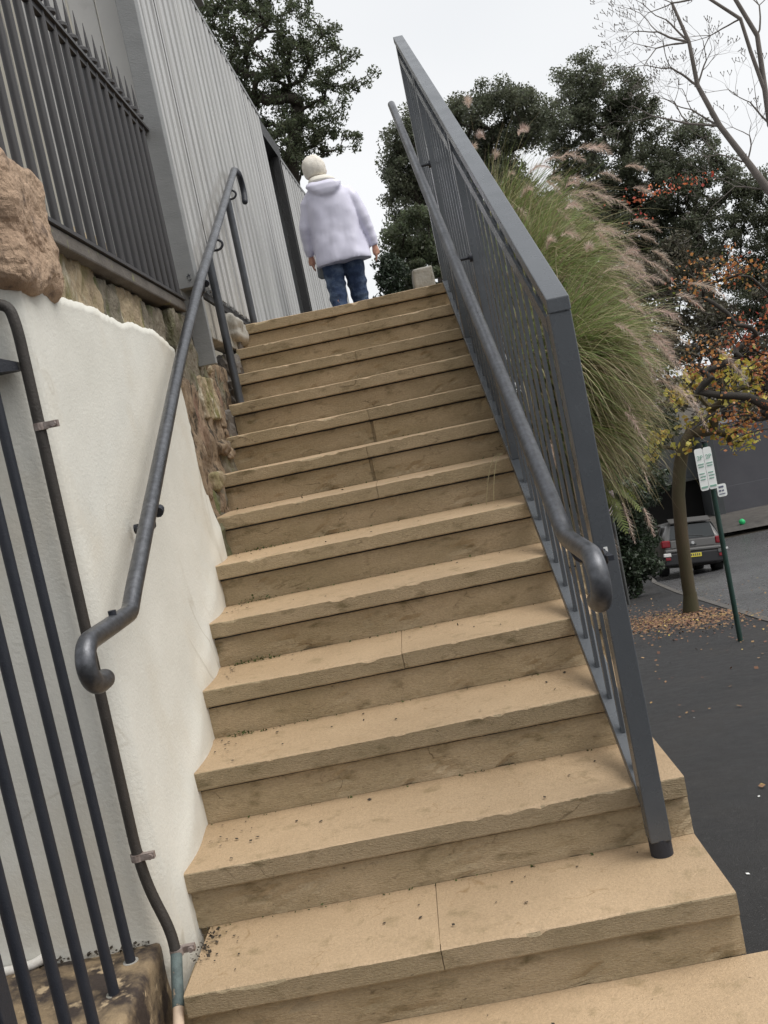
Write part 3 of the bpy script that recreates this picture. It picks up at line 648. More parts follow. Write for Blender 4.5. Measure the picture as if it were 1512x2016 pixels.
# frayed black strip under the sheets
tr = []
for k in range(420):
    y = random.uniform(2.95, 4.9); z = fb(y) - .002; x = FX(y) + random.uniform(-.015, .02); l_ = random.uniform(.01, .028)
    tr.append([(x, y, z + .012), (x, y + .012, z + .012), (x + random.uniform(-.006, .012), y + random.uniform(-.005, .015), z - l_)])
o = quads_mesh('frayed_strip', tr, black_trim, cf, 3); o['kind'] = 'stuff'
m_ = MB(); m_.box(.028, .050, 3.2, 4.9, 2.352, 2.385); m_.build('base_strip', black_trim, cf)

# concrete block at top
V, F = rockbox(1.13, 1.262, 4.72, 5.02, 14 * H_, 2.482, 9, .008, 12, .012); o = mk('concrete_block', V, F, conc, smooth=True); tag(o, 'pale concrete block on the landing at the top of the balustrade', 'block')

# house far left and garden behind spear fence
hs_ = empty('cream_house', (-4, 9, 2.2), 'cream house wall glimpsed between the pickets at upper left', 'house')
m_ = MB(); m_.box(-9, -1.1, 8.5, 14, 2.2, 8.5); m_.build('wall', house_cream, hs_)
m_ = MB(); m_.box(-9.3, -.8, 8.2, 14.3, 8.5, 8.7); m_.build('roof', board_grey, hs_)
tag(mk('garden_stone', *rockbox(-.75, -.15, 2.2, 2.85, 2.16, 2.52, 51, .04, 20, .06, 9), lichen_stone, smooth=True), 'low mossy stone edging seen through the bottom of the spear fence', 'stone')
gp_ = MB(); gp_.tube([(-.9, 1.9, 2.56), (-.12, 1.62, 2.50)], .03, 14); gp_.tube([(-.12, 1.62, 2.50), (-.12, 1.62, 2.2)], .02, 12)
tag(gp_.build('garden_pipe', pole_grey, smooth=True), 'grey pipe lying behind the first pickets of the spear fence', 'pipe')
gp_ = MB(); gp_.tube([(-.05, 1.45, 2.2), (-.05, 1.45, 3.3)], .008, 10)
tag(gp_.build('thin_pipe', conc, smooth=True), 'thin pale upright pipe behind the spear fence pickets', 'pipe')

# ------------------------------------------------------------------ vegetation tools
def rand_unit(n):
    v = rng.normal(size=(n, 3)); return v / np.linalg.norm(v, axis=1, keepdims=True)
def leaf_quads(centers, size, aspect=.45, jitter=.3, up=.0):
    n = len(centers); a = rand_unit(n); a[:, 2] += up; a /= np.linalg.norm(a, axis=1, keepdims=True)
    b = np.cross(a, rand_unit(n)); b /= np.linalg.norm(b, axis=1, keepdims=True) + 1e-9
    s = size * (1 + jitter * rng.normal(size=(n, 1)).clip(-1.5, 1.5)); A = a * s * .5; B = b * s * .5 * aspect
    return np.stack([centers - A, centers + B - A * .1, centers + A, centers - B - A * .1], 1)
def cluster(centers, radii, n_each, flat=1.0):
    out = []
    for c, r in zip(centers, radii):
        u = rand_unit(n_each) * (rng.random((n_each, 1)) ** .45) * r; u[:, 2] *= flat; out.append(u + c)
    return np.concatenate(out)
def branches(base, trunk, tips, r_base, r_tip, seg=6, droop=.0, per=5, wig=.04, maxr=None):
    """connect every tip to the nearest node of a growing skeleton; returns MB"""
    nodes = [Vector(base)] + [Vector(t) for t in trunk]; par = [-1] + list(range(len(trunk)))
    # densify the trunk
    tips = sorted([Vector(t) for t in tips], key=lambda t: min((t - q).length for q in nodes)); leafn = []
    for t in tips:
        best = min(range(1, len(nodes)), key=lambda k: (nodes[k] - t).length + max(0, nodes[k].z - t.z + .15 * (t - nodes[k]).length) * 1.2)
        a = nodes[best]; d = t - a; prev = best; L_ = d.length
        nseg = max(2, min(per, int(L_ / .35) + 1))
        for k in range(1, nseg + 1):
            u = k / nseg; p = a + d * u + Vector((nz3(u * 3 + t.x, t.y, 1), nz3(u * 3 + t.y, t.z, 2), nz3(u * 3, t.x, 3) + .8 * math.sin(math.pi * u) * droop)) * L_ * wig * math.sin(math.pi * min(u, .98)) * 2 + Vector((0, 0, math.sin(math.pi * u) * L_ * droop))
            nodes.append(p); par.append(prev); prev = len(nodes) - 1
        leafn.append(prev)
    w_ = [0.0] * len(nodes)
    for k in leafn: w_[k] += 1
    for k in range(len(nodes) - 1, 0, -1):
        w_[k] = max(w_[k], .6); w_[par[k]] += w_[k]
    tot = max(w_[0], 1); rad = [max(r_tip, r_base * (x / tot) ** .5) for x in w_]
    child = {}
    for k in range(1, len(nodes)): child.setdefault(par[k], []).append(k)
    mb = MB(); stack = [(0, [nodes[0]], [rad[0]])]
    while stack:
        k, P, Rr = stack.pop()
        while k in child:
            ch = sorted(child[k], key=lambda q: -w_[q]); mainc = ch[0]
            for q in ch[1:]: stack.append((q, [nodes[k], nodes[q]], [min(rad[q] * 1.15, rad[k]), rad[q]]))
            P.append(nodes[mainc]); Rr.append(rad[mainc]); k = mainc
        PP = [P[0]]; RR = [Rr[0]]
        for a, b in zip(P[1:], Rr[1:]):
            if (a - PP[-1]).length > 1e-4: PP.append(a); RR.append(b)
        if len(PP) > 1: mb.tube(PP, RR, (14 if RR[0] > .05 else seg) if RR[0] > r_tip * 3 else 4, cap=False)
    return mb, nodes
def crown_points(ells, n, shell=.55):
    out = []; vol = [e[3] * e[4] * e[5] for e in ells]; tot = sum(vol)
    for e, v in zip(ells, vol):
        k = max(4, int(n * v / tot)); u = rand_unit(k) * (shell + (1 - shell) * rng.random((k, 1))); out.append(u * np.array(e[3:6]) + np.array(e[:3]))
    return np.concatenate(out)
def tree(name, label, base, trunk, ells, nclump, clr, nleaf, lsize, lm, bm_, r_base, r_tip, group=None, cat='tree', flat=.8, shell=.5, aspect=.5, droop=.05, twigs=True):
    t = empty(name, base, label, cat, group); tips = crown_points(ells, nclump, shell)
    mb, nodes = branches(base, trunk, tips, r_base, r_tip, droop=droop); mb.build('trunk', bm_, t, smooth=True)
    c = cluster(tips, clr * (0.6 + .8 * rng.random(len(tips))), nleaf, flat)
    o = quads_mesh('crown', leaf_quads(c, lsize, aspect), lm, t); return t
# ------------------------------------------------------------------ trees
tree('spreading_evergreen', 'open dark evergreen tree leaning over the corrugated fence, upper left', (-.75, 19.5, 2.2), [(-.7, 19.6, 4.0), (-.55, 19.7, 5.4), (-.4, 19.8, 6.6), (-.3, 19.9, 7.4), (.1, 20, 8.6)],
     [(-1.0, 20, 10.2, 1.5, 1.5, 1.5), (.0, 20, 9.4, 1.35, 1.3, 1.3), (1.1, 19.8, 8.9, .75, .9, .45), (.3, 20, 8.2, 1.2, 1.2, .7), (-1.0, 20.3, 8.3, 1.1, 1.2, 1.0), (-.4, 20, 11.1, 1.0, 1, .8), (-2.4, 20.5, 11.3, 1.2, 1.2, 1.2), (1.0, 19.7, 7.55, .55, .6, .25), (-.3, 19.7, 7.5, 1.0, .9, .55), (.6, 19.8, 10.0, .9, .9, .8), (-.1, 19.5, 7.7, 1.3, .8, .5)],
     540, .18, 90, .075, leaf_ever, bark, .16, .008, aspect=.42, shell=.3)
G_E = 'evergreen trees beyond the street'
far = [
 ('leftmost rounded evergreen behind the top of the balustrade', (3.6, 40, -5), [(3.6, 40, 2), (3.7, 40, 6), (4.0, 40, 9)], [(4.0, 40, 12.2, 1.7, 2, 1.9), (3.0, 40, 10.6, 1.0, 1.5, 1.7), (3.6, 40, 8.9, 1.0, 1.4, 1.1)], 100),
 ('broad two-lobed evergreen just right of the balustrade cap', (6.6, 40, -5), [(6.6, 40, 2), (6.6, 40, 6), (6.8, 40, 9)], [(5.6, 40, 12.8, 1.4, 1.8, 1.5), (7.3, 40, 13.0, 1.5, 1.8, 1.7), (8.6, 40, 12.6, 1.2, 1.5, 1.3), (6.3, 40, 10.3, 2.2, 2, 1.6), (7.6, 40, 8.6, 2.3, 2, 1.4)], 190),
 ('tallest evergreen of the far row with a knobbly peak', (11.7, 45, -5), [(11.7, 45, 3), (11.6, 45, 7), (11.8, 45, 10)], [(11.8, 45, 15.5, 1.0, 1.3, 1.05), (12.7, 45, 14.0, 1.75, 1.8, 1.65), (11.1, 45, 13.3, 1.4, 1.7, 1.65), (14.1, 45, 13.2, 1.1, 1.5, 1.5), (12.2, 45, 11.0, 2.5, 2.2, 1.85), (12.2, 45, 8.4, 2.85, 2.2, 1.65)], 230),
 ('lower evergreen stepping down to the right of the tallest one', (15.5, 44, -5), [(15.5, 44, 1), (15.5, 44, 4), (15.6, 44, 7)], [(15.6, 44, 10.8, 1.75, 1.8, 1.5), (14.4, 44, 9.3, 2.0, 2, 1.5), (16.8, 44, 9.3, 1.4, 1.7, 1.2), (15.6, 44, 7.1, 2.5, 2, 1.5), (13.6, 44, 6.0, 2.4, 2, 1.6)], 190),
 ('dark low evergreen at the right edge behind the bare tree', (19.5, 44, -5), [(19.5, 44, 0), (19.5, 44, 2), (19.6, 44, 4)], [(18.5, 44, 8.0, 1.7, 1.8, 1.35), (20.4, 44, 7.7, 1.8, 1.8, 1.7), (19.0, 44, 5.4, 2.5, 2, 1.8), (19.7, 44, 2.7, 2.7, 2, 1.7), (16.5, 44, 3.9, 2.0, 2, 1.7)], 190)]
for lab, b, tr_, el, nc in far:
    tree('evergreen_tree', lab, b, tr_, el, int(nc * 2.0), .42, 200, .11, leaf_far, bark, .28, .02, group=G_E, flat=.8, shell=.45, aspect=.55)
tree('bushy_tree', 'dense dark green bushy tree between the person and the balustrade foot', (2.2, 30, 2.2), [(2.2, 30, 4), (2.3, 30, 5), (2.4, 30, 6)], [(2.4, 30, 7.4, 1.0, 1.2, .95), (2.6, 30, 6.0, 1.1, 1.2, 1.2), (2.2, 30, 5.0, 1.2, 1.2, 1.0)], 90, .36, 300, .11, leaf_ever, bark, .16, .012)
tree('dark_conifer', 'small dark conifer low behind the right hand of the person', (1.35, 27, 2.2), [(1.35, 27, 3.5), (1.35, 27, 4.5), (1.35, 27, 5.5)], [(1.35, 27, 5.6, .45, .5, .7), (1.5, 27, 4.8, .8, .7, .6), (1.0, 27, 4.6, .6, .6, .5)], 50, .3, 280, .10, leaf_dark, bark, .1, .01)
# brown thicket behind the street: one mass
tips = crown_points([(8.5, 34, 3.5, 2.6, 1.5, 3.2), (6.8, 33, 6.5, 1.6, 1.2, 1.8), (11.5, 35, 2.5, 3, 1.5, 2.6), (14.5, 36, 1.2, 2.6, 1.4, 2.3), (9, 34, .2, 2.8, 1.3, 1.8), (7.2, 31, 1.5, 1.5, 1.2, 3.2), (16.8, 36, 2.5, 2, 1.5, 3), (12, 38, 5, 3, 1.5, 2)], 420, .2)
c = cluster(tips, .42 * np.ones(len(tips)), 120, .9)
th = empty('thicket', (7.9, 33.5, -5), 'brown green thicket of shrubs behind the parked car and under the far trees', 'thicket'); 
mb, _ = branches((7.9, 33.5, -5), [(7.9, 33.6, -2), (8.2, 33.8, 0), (9, 34, 1)], tips[::2], .14, .012); mb.build('stems', bark, th)
quads_mesh('foliage', leaf_quads(c, .15, .5), leaf_brown, th)['kind'] = 'stuff'
# dark shrubs on the left of the footpath
def shrub(lab, c0, ells, nc, lm=leaf_dark, ls=.09, name='shrub', cr=.25, nl=220, group=None):
    tips = crown_points(ells, nc, .35); t = empty(name, c0, lab, 'shrub', group)
    mb, _ = branches(c0, [(c0[0], c0[1], c0[2] + .2), (c0[0], c0[1], c0[2] + .5)], tips, .05, .006); mb.build('stems', bark, t)
    quads_mesh('foliage', leaf_quads(cluster(tips, cr * np.ones(len(tips)), nl, .9), ls, .5), lm, t)
shrub('dark green shrub by the footpath behind the small pink sign', (5.15, 19.5, -3.0), [(5.1, 19.5, -2.3, .5, .6, .7), (4.9, 19.5, -1.6, .5, .6, .8), (5.3, 19.5, -1.2, .4, .5, .6)], 60)
shrub('tall dark shrub shading the kerb end left of the car', (5.9, 23, -3.6), [(5.9, 23, -2.3, .8, .8, 1.1), (5.9, 23, -.9, .9, .8, 1.0), (6.6, 23.5, -1.0, .6, .6, .9)], 80)
shrub('dark hanging shrub above the garage drive', (7.6, 29, -4.6), [(7.3, 29, -1.3, 1.2, .8, 1.2), (6.6, 29, -.2, 1.2, .8, 1.2), (8.3, 30, -.2, 1.2, .8, .9)], 90, ls=.12, cr=.32)
shrub('mid green bush behind the garden wall at far left', (-1.9, 5.5, 2.2), [(-1.9, 5.5, 3.0, .5, .4, .5), (-1.5, 5.5, 2.8, .35, .35, .4)], 40, leaf_ever, .05, cr=.14)

# street tree with yellow leaves
t = empty('street_tree', (4.54, 13.08, -2.05), 'street tree on the verge with mossy brown trunk and yellow green leaves at its crown', 'tree')
tips = crown_points([(4.95, 13.1, .55, .55, .5, .35), (5.5, 13.0, .4, .6, .5, .4), (6.0, 13.0, .9, .6, .5, .5), (4.5, 13.2, .5, .25, .3, .3), (5.4, 13.0, 1.2, .9, .6, .5)], 60, .3)
mb, _ = branches((4.54, 13.08, -2.15), [(4.56, 13.08, -2.0), (4.56, 13.08, -1.7), (4.60, 13.08, -.9), (4.66, 13.08, -.3), (4.74, 13.08, .05), (4.84, 13.08, .35), (5.0, 13.05, .6)], tips, .095, .008, per=6, wig=.1)
mb.tube([(4.53, 13.08, -2.2), (4.54, 13.08, -2.0), (4.57, 13.08, -1.75)], [.15, .12, .095], 14); mb.build('trunk', bark_green, t, smooth=True)
c = cluster(tips, .17 * np.ones(len(tips)), 18, .9); quads_mesh('crown', leaf_quads(c, .075, .8), leaf_yellow, t)

# autumn maple at the right edge
t = empty('autumn_maple', (6.9, 10.2, -1.6), 'autumn maple reaching in from the right edge with orange and red leaves on dark twigs', 'tree')
ell = [(4.9, 10, 1.75, .45, .5, .3), (5.3, 10, 1.3, .45, .5, .35), (4.65, 10, .8, .4, .5, .25), (5.1, 10, .75, .4, .5, .25), (4.8, 10, 2.5, .6, .5, .35), (5.4, 10, 1.9, .3, .5, .3), (4.45, 10.1, 1.5, .35, .5, .4)]
tips = crown_points(ell, 150, .2)
mb, _ = branches((6.9, 10.2, -1.7), [(6.8, 10.2, -1.0), (6.6, 10.2, -.2), (6.0, 10.1, .55), (5.55, 10.0, .72), (5.06, 10, .89), (4.85, 10, 1.05), (4.55, 10, 1.13), (4.30, 10, 1.22)], tips, .062, .004, per=6, wig=.12, droop=.02)
mb.tube(fil([(4.86, 10, 1.03), (4.62, 10, .98), (4.40, 10, .93), (4.14, 10, .80)], .1), [.022] * 3 + [.02] * 3 + [.018] * 3 + [.012] * 30 if False else .014, 6)
mb.build('trunk', bark_dark, t, smooth=True)
c = cluster(tips, .19 * np.ones(len(tips)), 10, .9); quads_mesh('crown', leaf_quads(c, .042, .85), leaf_orange, t)
tw = crown_points([(4.8, 10.3, 1.8, 1.0, .6, 1.4)], 260, .1)
mb, _ = branches((5.5, 10.3, 1.4), [(5.2, 10.3, 1.5), (5.0, 10.3, 1.7), (4.9, 10.3, 2.0)], tw, .02, .0035, seg=4, per=4, wig=.12); mb.build('twigs', bark_dark, t)
c = np.concatenate([np.array([[4.45, 10.1, 3.58]]) + rng.normal(size=(110, 3)) * [.27, .1, .045], np.array([[4.05, 10.1, 3.42]]) + rng.normal(size=(25, 3)) * [.08, .05, .08]])
quads_mesh('red_sprig', leaf_quads(c, .034, .85), leaf_red, t)['kind'] = 'stuff'

# bare tree upper right
t = empty('bare_tree', (8.3, 14, -2.3), 'bare pale barked tree with forked limbs filling the upper right corner', 'tree')
def grow(p, d, L0, r, depth, mb, tips):
    pts = [p]; rr = [r]; dd = d.copy()
    n = 5
    for k in range(n):
        dd = (dd + Vector((random.gauss(0, .10), random.gauss(0, .06), random.gauss(0, .08) + .035))).normalized(); pts.append(pts[-1] + dd * L0 / n); rr.append(r * (1 - .35 * (k + 1) / n))
    mb.tube(pts, rr, 6 if r > .015 else 4, cap=False)
    if depth == 0:
        for s_ in (-1, 1):
            e = (dd + Vector((s_ * .6, random.uniform(-.3, .3), .35))).normalized(); q = pts[-1] + e * .07; mb.tube([pts[-1], q], [.0035, .004], 4); mb.tube([q, q + Vector((0, 0, .018))], [.008, .006], 5)
        return
    kids = 2 if random.random() < .55 else 3
    for k in range(kids):
        a = (k - (kids - 1) / 2) * random.uniform(.75, 1.15) + random.gauss(0, .12)
        side = Vector((dd.z, 0, -dd.x)); e = (dd + side * a + Vector((0, random.uniform(-.35, .35), 0))).normalized()
        st_ = pts[-1] if k == 0 or random.random() < .5 else pts[3]
        grow(st_, e, L0 * random.uniform(.68, .85), rr[-1] * (.82 if k == 0 else .66), depth - 1, mb, tips)
mb = MB()
V3 = lambda l: [Vector((a, 14 + c, b)) for a, b, c in l]
trunk_ = V3([(8.6, -2.4, 0), (8.4, 0, 0), (8.2, 1.6, 0), (7.9, 2.6, 0), (7.45, 3.35, 0)])
mb.tube(trunk_, [.17, .15, .13, .11, .085], 12, cap=False)
limb = V3([(7.45, 3.35, 0), (7.07, 3.915, 0), (6.834, 4.39, 0), (6.556, 5.018, .1), (6.332, 5.677, .1), (6.337, 6.351, .15), (6.2, 7.0, .2)])
mb.tube(limb, [.085, .065, .05, .042, .035, .028, .02], 10, cap=False)
limbb = V3([(7.9, 2.6, 0), (7.55, 4.0, -.1), (7.223, 4.837, -.1), (7.26, 6.151, -.1), (7.02, 6.767, -.1), (6.9, 7.6, -.1)])
mb.tube(limbb, [.08, .06, .045, .035, .03, .025], 10, cap=False)
limbc = V3([(7.24, 5.3, -.1), (7.105, 5.928, -.15), (7.038, 6.425, -.15), (6.577, 6.864, -.15), (6.2, 7.2, -.15)])
mb.tube(limbc, [.034, .030, .028, .022, .018], 8, cap=False)
limbd = V3([(6.556, 5.018, .1), (6.1, 5.15, .1), (5.577, 5.381, .1), (5.3, 5.6, .1)]); mb.tube(limbd, [.02, .016, .011, .007], 6, cap=False)
random.seed(21)
for (p, d, L0, r, dp_) in ((limb[3], Vector((-.8, 0, .6)), .5, .018, 4), (limb[4], Vector((-.7, 0, .7)), .5, .02, 4), (limb[4], Vector((.5, 0, .8)), .4, .016, 3), (limb[5], Vector((-.9, 0, .3)), .5, .02, 4), (limb[5], Vector((-.5, .1, .8)), .5, .018, 4),
                           (limb[5], Vector((-1, .1, -.1)), .5, .016, 3), (limbc[3], Vector((-1, 0, -.05)), .5, .018, 4), (limbc[2], Vector((-.8, .2, -.2)), .45, .014, 3), (limbd[1], Vector((-.5, 0, .7)), .4, .012, 3), (limbd[2], Vector((-.9, 0, -.1)), .35, .009, 2),
                           (limb[2], Vector((-.9, 0, .3)), .45, .014, 3), (limbb[2], Vector((-.5, 0, .6)), .45, .016, 3), (limbb[3], Vector((.5, 0, .7)), .45, .016, 3), (limb[2], Vector((.6, 0, .6)), .4, .014, 3), (limb[1], Vector((-1, 0, .1)), .5, .014, 3)):
    grow(p, d, L0, r, dp_, mb, None)
mb.build('trunk', bark_pale, t, smooth=True)

# ------------------------------------------------------------------ fountain grass
def blade_mesh(P0, D0, Ln, W, gravity, seg=7):
    """arrays -> quads of ribbons"""
    n = len(P0); P = P0.copy(); D = D0 / np.linalg.norm(D0, axis=1, keepdims=True); side = np.cross(D, rand_unit(n)); side /= np.linalg.norm(side, axis=1, keepdims=True)
    rows = [np.stack([P - side * W[:, None] / 2, P + side * W[:, None] / 2], 1)]; path_ = [P.copy()]
    for k in range(seg):
        D = D + np.array([0, 0, -1]) * gravity[:, None] * (k + 1) / seg + rng.normal(size=(n, 3)) * .055; D /= np.linalg.norm(D, axis=1, keepdims=True)
        P = P + D * Ln[:, None] / seg; wk = W * (1 - .85 * ((k + 1) / seg) ** 1.5); rows.append(np.stack([P - side * wk[:, None] / 2, P + side * wk[:, None] / 2], 1)); path_.append(P.copy())
    Rw = np.stack(rows, 1)  # n, seg+1, 2, 3
    ok = (Rw[..., 0].min(axis=(1, 2)) > 1.345) | (Rw[:, 0, 0, 2] > 90)
    return Rw[ok], P[ok], D[ok], path_
def ribbons(name, Rw, mat, parent):
    n, s1 = Rw.shape[:2]; b = np.array(base_of(parent)); V = Rw.reshape(-1, 3) - b
    idx = np.arange(n)[:, None] * (s1 * 2) + np.arange(s1 - 1)[None, :] * 2; idx = idx.ravel(); Fq = np.stack([idx, idx + 1, idx + 3, idx + 2], 1)
    me = bpy.data.meshes.new(name); me.vertices.add(len(V)); me.vertices.foreach_set('co', V.ravel()); m = len(Fq); me.loops.add(m * 4); me.loops.foreach_set('vertex_index', Fq.ravel()); me.polygons.add(m)
    me.polygons.foreach_set('loop_start', np.arange(0, m * 4, 4)); me.polygons.foreach_set('loop_total', np.full(m, 4)); me.update(calc_edges=True)
    return link(name, me, mat, parent)
def tussock(lab, c0, nb, dirbias, Lm, spread, plumes, group='fountain grass clumps beside the balustrade'):
    t = empty('fountain_grass', c0, lab, 'ornamental grass', group); c0 = np.array(c0)
    def dirs(n, b, sp): return rng.normal(size=(n, 3)) * sp + np.array(b)
    n = int(nb * .62); P = c0 + rng.normal(size=(n, 3)) * [.07, .10, .02]
    Rw, *_ = blade_mesh(P, dirs(n, dirbias, spread), Lm * (.5 + .55 * rng.random(n)), .0035 + .0025 * rng.random(n), .04 + .36 * rng.random(n)); ribbons('leaf_blade', Rw, grass_green, t)['kind'] = 'stuff'
    n = int(nb * .38); P = c0 + rng.normal(size=(n, 3)) * [.08, .10, .02]
    Rw, *_ = blade_mesh(P, dirs(n, (dirbias[0], dirbias[1], dirbias[2] * .7), spread * 1.1), Lm * (.7 + .55 * rng.random(n)), np.full(n, .0036), .2 + .42 * rng.random(n)); ribbons('dry_blade', Rw, grass_straw, t)['kind'] = 'stuff'
    # flowering stems with bristly plumes
    n = plumes; P = c0 + rng.normal(size=(n, 3)) * [.07, .09, .02]
    Rw, E, D, path_ = blade_mesh(P, dirs(n, (dirbias[0] * 1.1, dirbias[1], dirbias[2] * 1.0), spread * 1.35), Lm * (.8 + .5 * rng.random(n)), np.full(n, .003), .03 + .38 * rng.random(n), 8); ribbons('stem', Rw, grass_straw, t)['kind'] = 'stuff'
    br = []; n = len(E)
    for k in range(n):
        p = E[k].copy(); d = D[k].copy(); L_ = random.uniform(.08, .15)
        for q in range(70):
            u = q / 70; d2 = d + np.array([0, 0, -1.3]) * u; d2 /= np.linalg.norm(d2); pos = p + (d * u + np.array([0, 0, -.65]) * u * u) * L_
            for _ in range(2):
                o_ = rng.normal(size=3); o_ -= d2 * o_.dot(d2); o_ /= np.linalg.norm(o_); l_ = .026 * math.sin(math.pi * min(.95, u * .9 + .08)) + .004; tip = pos + o_ * l_ + d2 * l_ * .9; s_ = np.cross(o_, d2) * .0011
                br.append([pos - s_, pos + s_, tip])
    quads_mesh('plume', np.array(br), plume_mat, t, 3)['kind'] = 'stuff'
tussock('nearest fountain grass clump, green and straw blades arching over the footpath', (1.49, 2.62, 1.66), 6500, (1.0, -.05, .42), .50, .68, 46)
tussock('second fountain grass clump with dense green middle and pink plumes', (1.51, 3.15, 2.0), 7500, (1.0, -.05, .52), .54, .82, 64)
tussock('third fountain grass clump behind, with the tallest upright stems', (1.54, 3.8, 2.28), 6000, (1.0, .0, .60), .62, .86, 60)
tussock('lowest fountain grass clump, straw blades hanging down the planter wall', (1.48, 2.75, 1.42), 3600, (.8, -.1, .12), .48, .42, 14)
tussock('far fountain grass clump at the back of the bed', (1.55, 4.8, 2.4), 2600, (1.0, .1, .8), .6, .6, 34)
# stray stems through the balusters
o = MB(); o.tube([(Vector((1.25, 2.46, 1.34)) + Vector((-.02 * k, -.012 * k, .012 * k - .0085 * k * k))) for k in range(11)], .0016, 5)
o.tube([(Vector((1.25, 2.44, 1.34)) + Vector((-.013 * k, -.01 * k, .006 * k - .006 * k * k))) for k in range(10)], .0014, 5)
tag(o.build('grass_stem', grass_straw), 'dry grass stems poking through the balustrade over the sixth step', 'grass stem')

# fern
ft = empty('fern', (1.66, 2.9, 1.02), 'yellow green fern fronds below the fountain grass', 'fern'); 
fr_dirs = [(.9, -.5, .3), (.75, -.1, .5), (.9, -.9, .0), (.6, -.9, .35), (1.0, -.3, .1), (.5, -1.0, -.1), (.8, .2, .3), (.7, -.7, .6)]
for d in fr_dirs:
    P = Vector((1.60, 2.85, 1.12)); D = Vector(d).normalized(); q = []; pts = [P.copy()]
    L_ = random.uniform(.2, .36); n = 24
    for k in range(n):
        D = (D + Vector((random.gauss(0, .03), random.gauss(0, .03), -.075))).normalized(); P = P + D * L_ / n; pts.append(P.copy()); side = D.cross(Vector((0, 0, 1))).normalized(); wl = .05 * random.uniform(.75, 1.1) * math.sin(math.pi * (.12 + .86 * k / n)) + .004
        for s_ in (-1, 1):
            a = P; b = P + side * s_ * wl + D * wl * .35 - Vector((0, 0, wl * .25)); q.append([a - D * .005, a + D * .006, b + D * .003, b - D * .002])
    mb = quads_mesh('frond', np.array([[tuple(z) for z in w4] for w4 in q]), fern_mat, ft)

# ------------------------------------------------------------------ litter and moss
def litter_mesh(name, pts, size, mat, parent=None, flat=.25):
    n = len(pts); a = rng.normal(size=(n, 3)) * [1, 1, flat]; a /= np.linalg.norm(a, axis=1, keepdims=True); b = np.cross(a, np.array([0, 0, 1]) + rng.normal(size=(n, 3)) * .25); b /= np.linalg.norm(b, axis=1, keepdims=True)
    s = size * (.5 + rng.random((n, 1))); A = a * s * .5; B = b * s * .36; return quads_mesh(name, np.stack([pts - A, pts + B, pts + A, pts - B], 1), mat, parent)
n = 3000; P = np.stack([4.1 + rng.normal(size=n) * .45, 12.3 + rng.normal(size=n) * 1.0, np.zeros(n)], 1); P = P[P[:, 0] < 4.85]
n = 420; Q = np.stack([2.0 + 3.0 * rng.random(n), 1.5 + 22 * rng.random(n), np.zeros(n)], 1)
n = 300; Q2 = np.stack([5.3 + 2.5 * rng.random(n), 6 + 14 * rng.random(n), np.zeros(n)], 1); 
n = 500; Q4 = np.stack([3.4 + rng.normal(size=n) * .5, 16 + rng.normal(size=n) * 2.0, np.zeros(n)], 1)
def setz(A, off=.012):
    A = A.copy(); A[:, 2] = [low(y) + off for y in A[:, 1]]; return A
okQ = np.array([q[0] < kerbx(q[1]) - .15 for q in Q]); Q = Q[okQ]; ok2 = np.array([q[0] > kerbx(q[1]) + .1 for q in Q2]); Q2 = Q2[ok2]
Q = Q[(Q[:, 1] > 5) | (rng.random(len(Q)) < .25)]
A = np.concatenate([setz(P), setz(Q), setz(Q2, -.108), setz(Q4)])
o = litter_mesh('fallen_leaves', A, .036, litter); tag(o, kind='stuff', label='fallen brown and yellow leaves on the footpath and verge', cat='leaves')
# petal flecks near
n = 26; Q = np.stack([1.6 + 2.2 * rng.random(n), .2 + 6 * rng.random(n), np.zeros(n)], 1); o = litter_mesh('petal_flecks', setz(Q, .006), .013, sign_white); tag(o, kind='stuff', label='small pale flecks scattered on the dark footpath', cat='debris')
# bits on the treads
bits = []; 
for i in range(1, 9):
    for k in range(14): bits.append((random.uniform(.12, 1.25), i * G_ + random.uniform(.03, .28), i * H_ + .004))
    for k in range(12): bits.append((.1 + abs(random.gauss(0, .06)), i * G_ + random.uniform(.1, .29), i * H_ + .005))
o = litter_mesh('tread_debris', np.array(bits), .010, bark, flat=.15); tag(o, kind='stuff', label='tiny dark leaf bits and grit scattered on the treads', cat='debris')
ms = []
for i in (5, 6, 7, 4):
    for k in range(90 if i == 5 else 40): ms.append((.12 + abs(random.gauss(.05, .07)), (i + 1) * G_ - .0 + random.uniform(-.012, .004), i * H_ + abs(random.gauss(0, .006 if i != 6 else .01))))
for i in range(2, 14):
    for k in range(28): ms.append((random.uniform(.08, 1.25), (i + 1) * G_ + .006 + random.uniform(-.004, .003), i * H_ + abs(random.gauss(0, .0025))))
o = litter_mesh('moss_tufts', np.array(ms), .009, moss_mat, flat=1); tag(o, kind='stuff', label='green moss tufts in the joints at the back of the treads', cat='moss')
pb = []
for k in range(160): x = random.uniform(-.5, -.0); pb.append((x, .785 + random.uniform(-.02, .01), .395 + abs(random.gauss(0, .004))))
for k in range(60): pb.append((.105 + random.uniform(-.02, .03), random.uniform(.75, .92), .335 + random.uniform(0, .012)))
o = litter_mesh('corner_debris', np.array(pb), .010, soil, flat=.6); tag(o, kind='stuff', label='dark dead leaves and dirt caught at the foot of the cream wall', cat='debris')

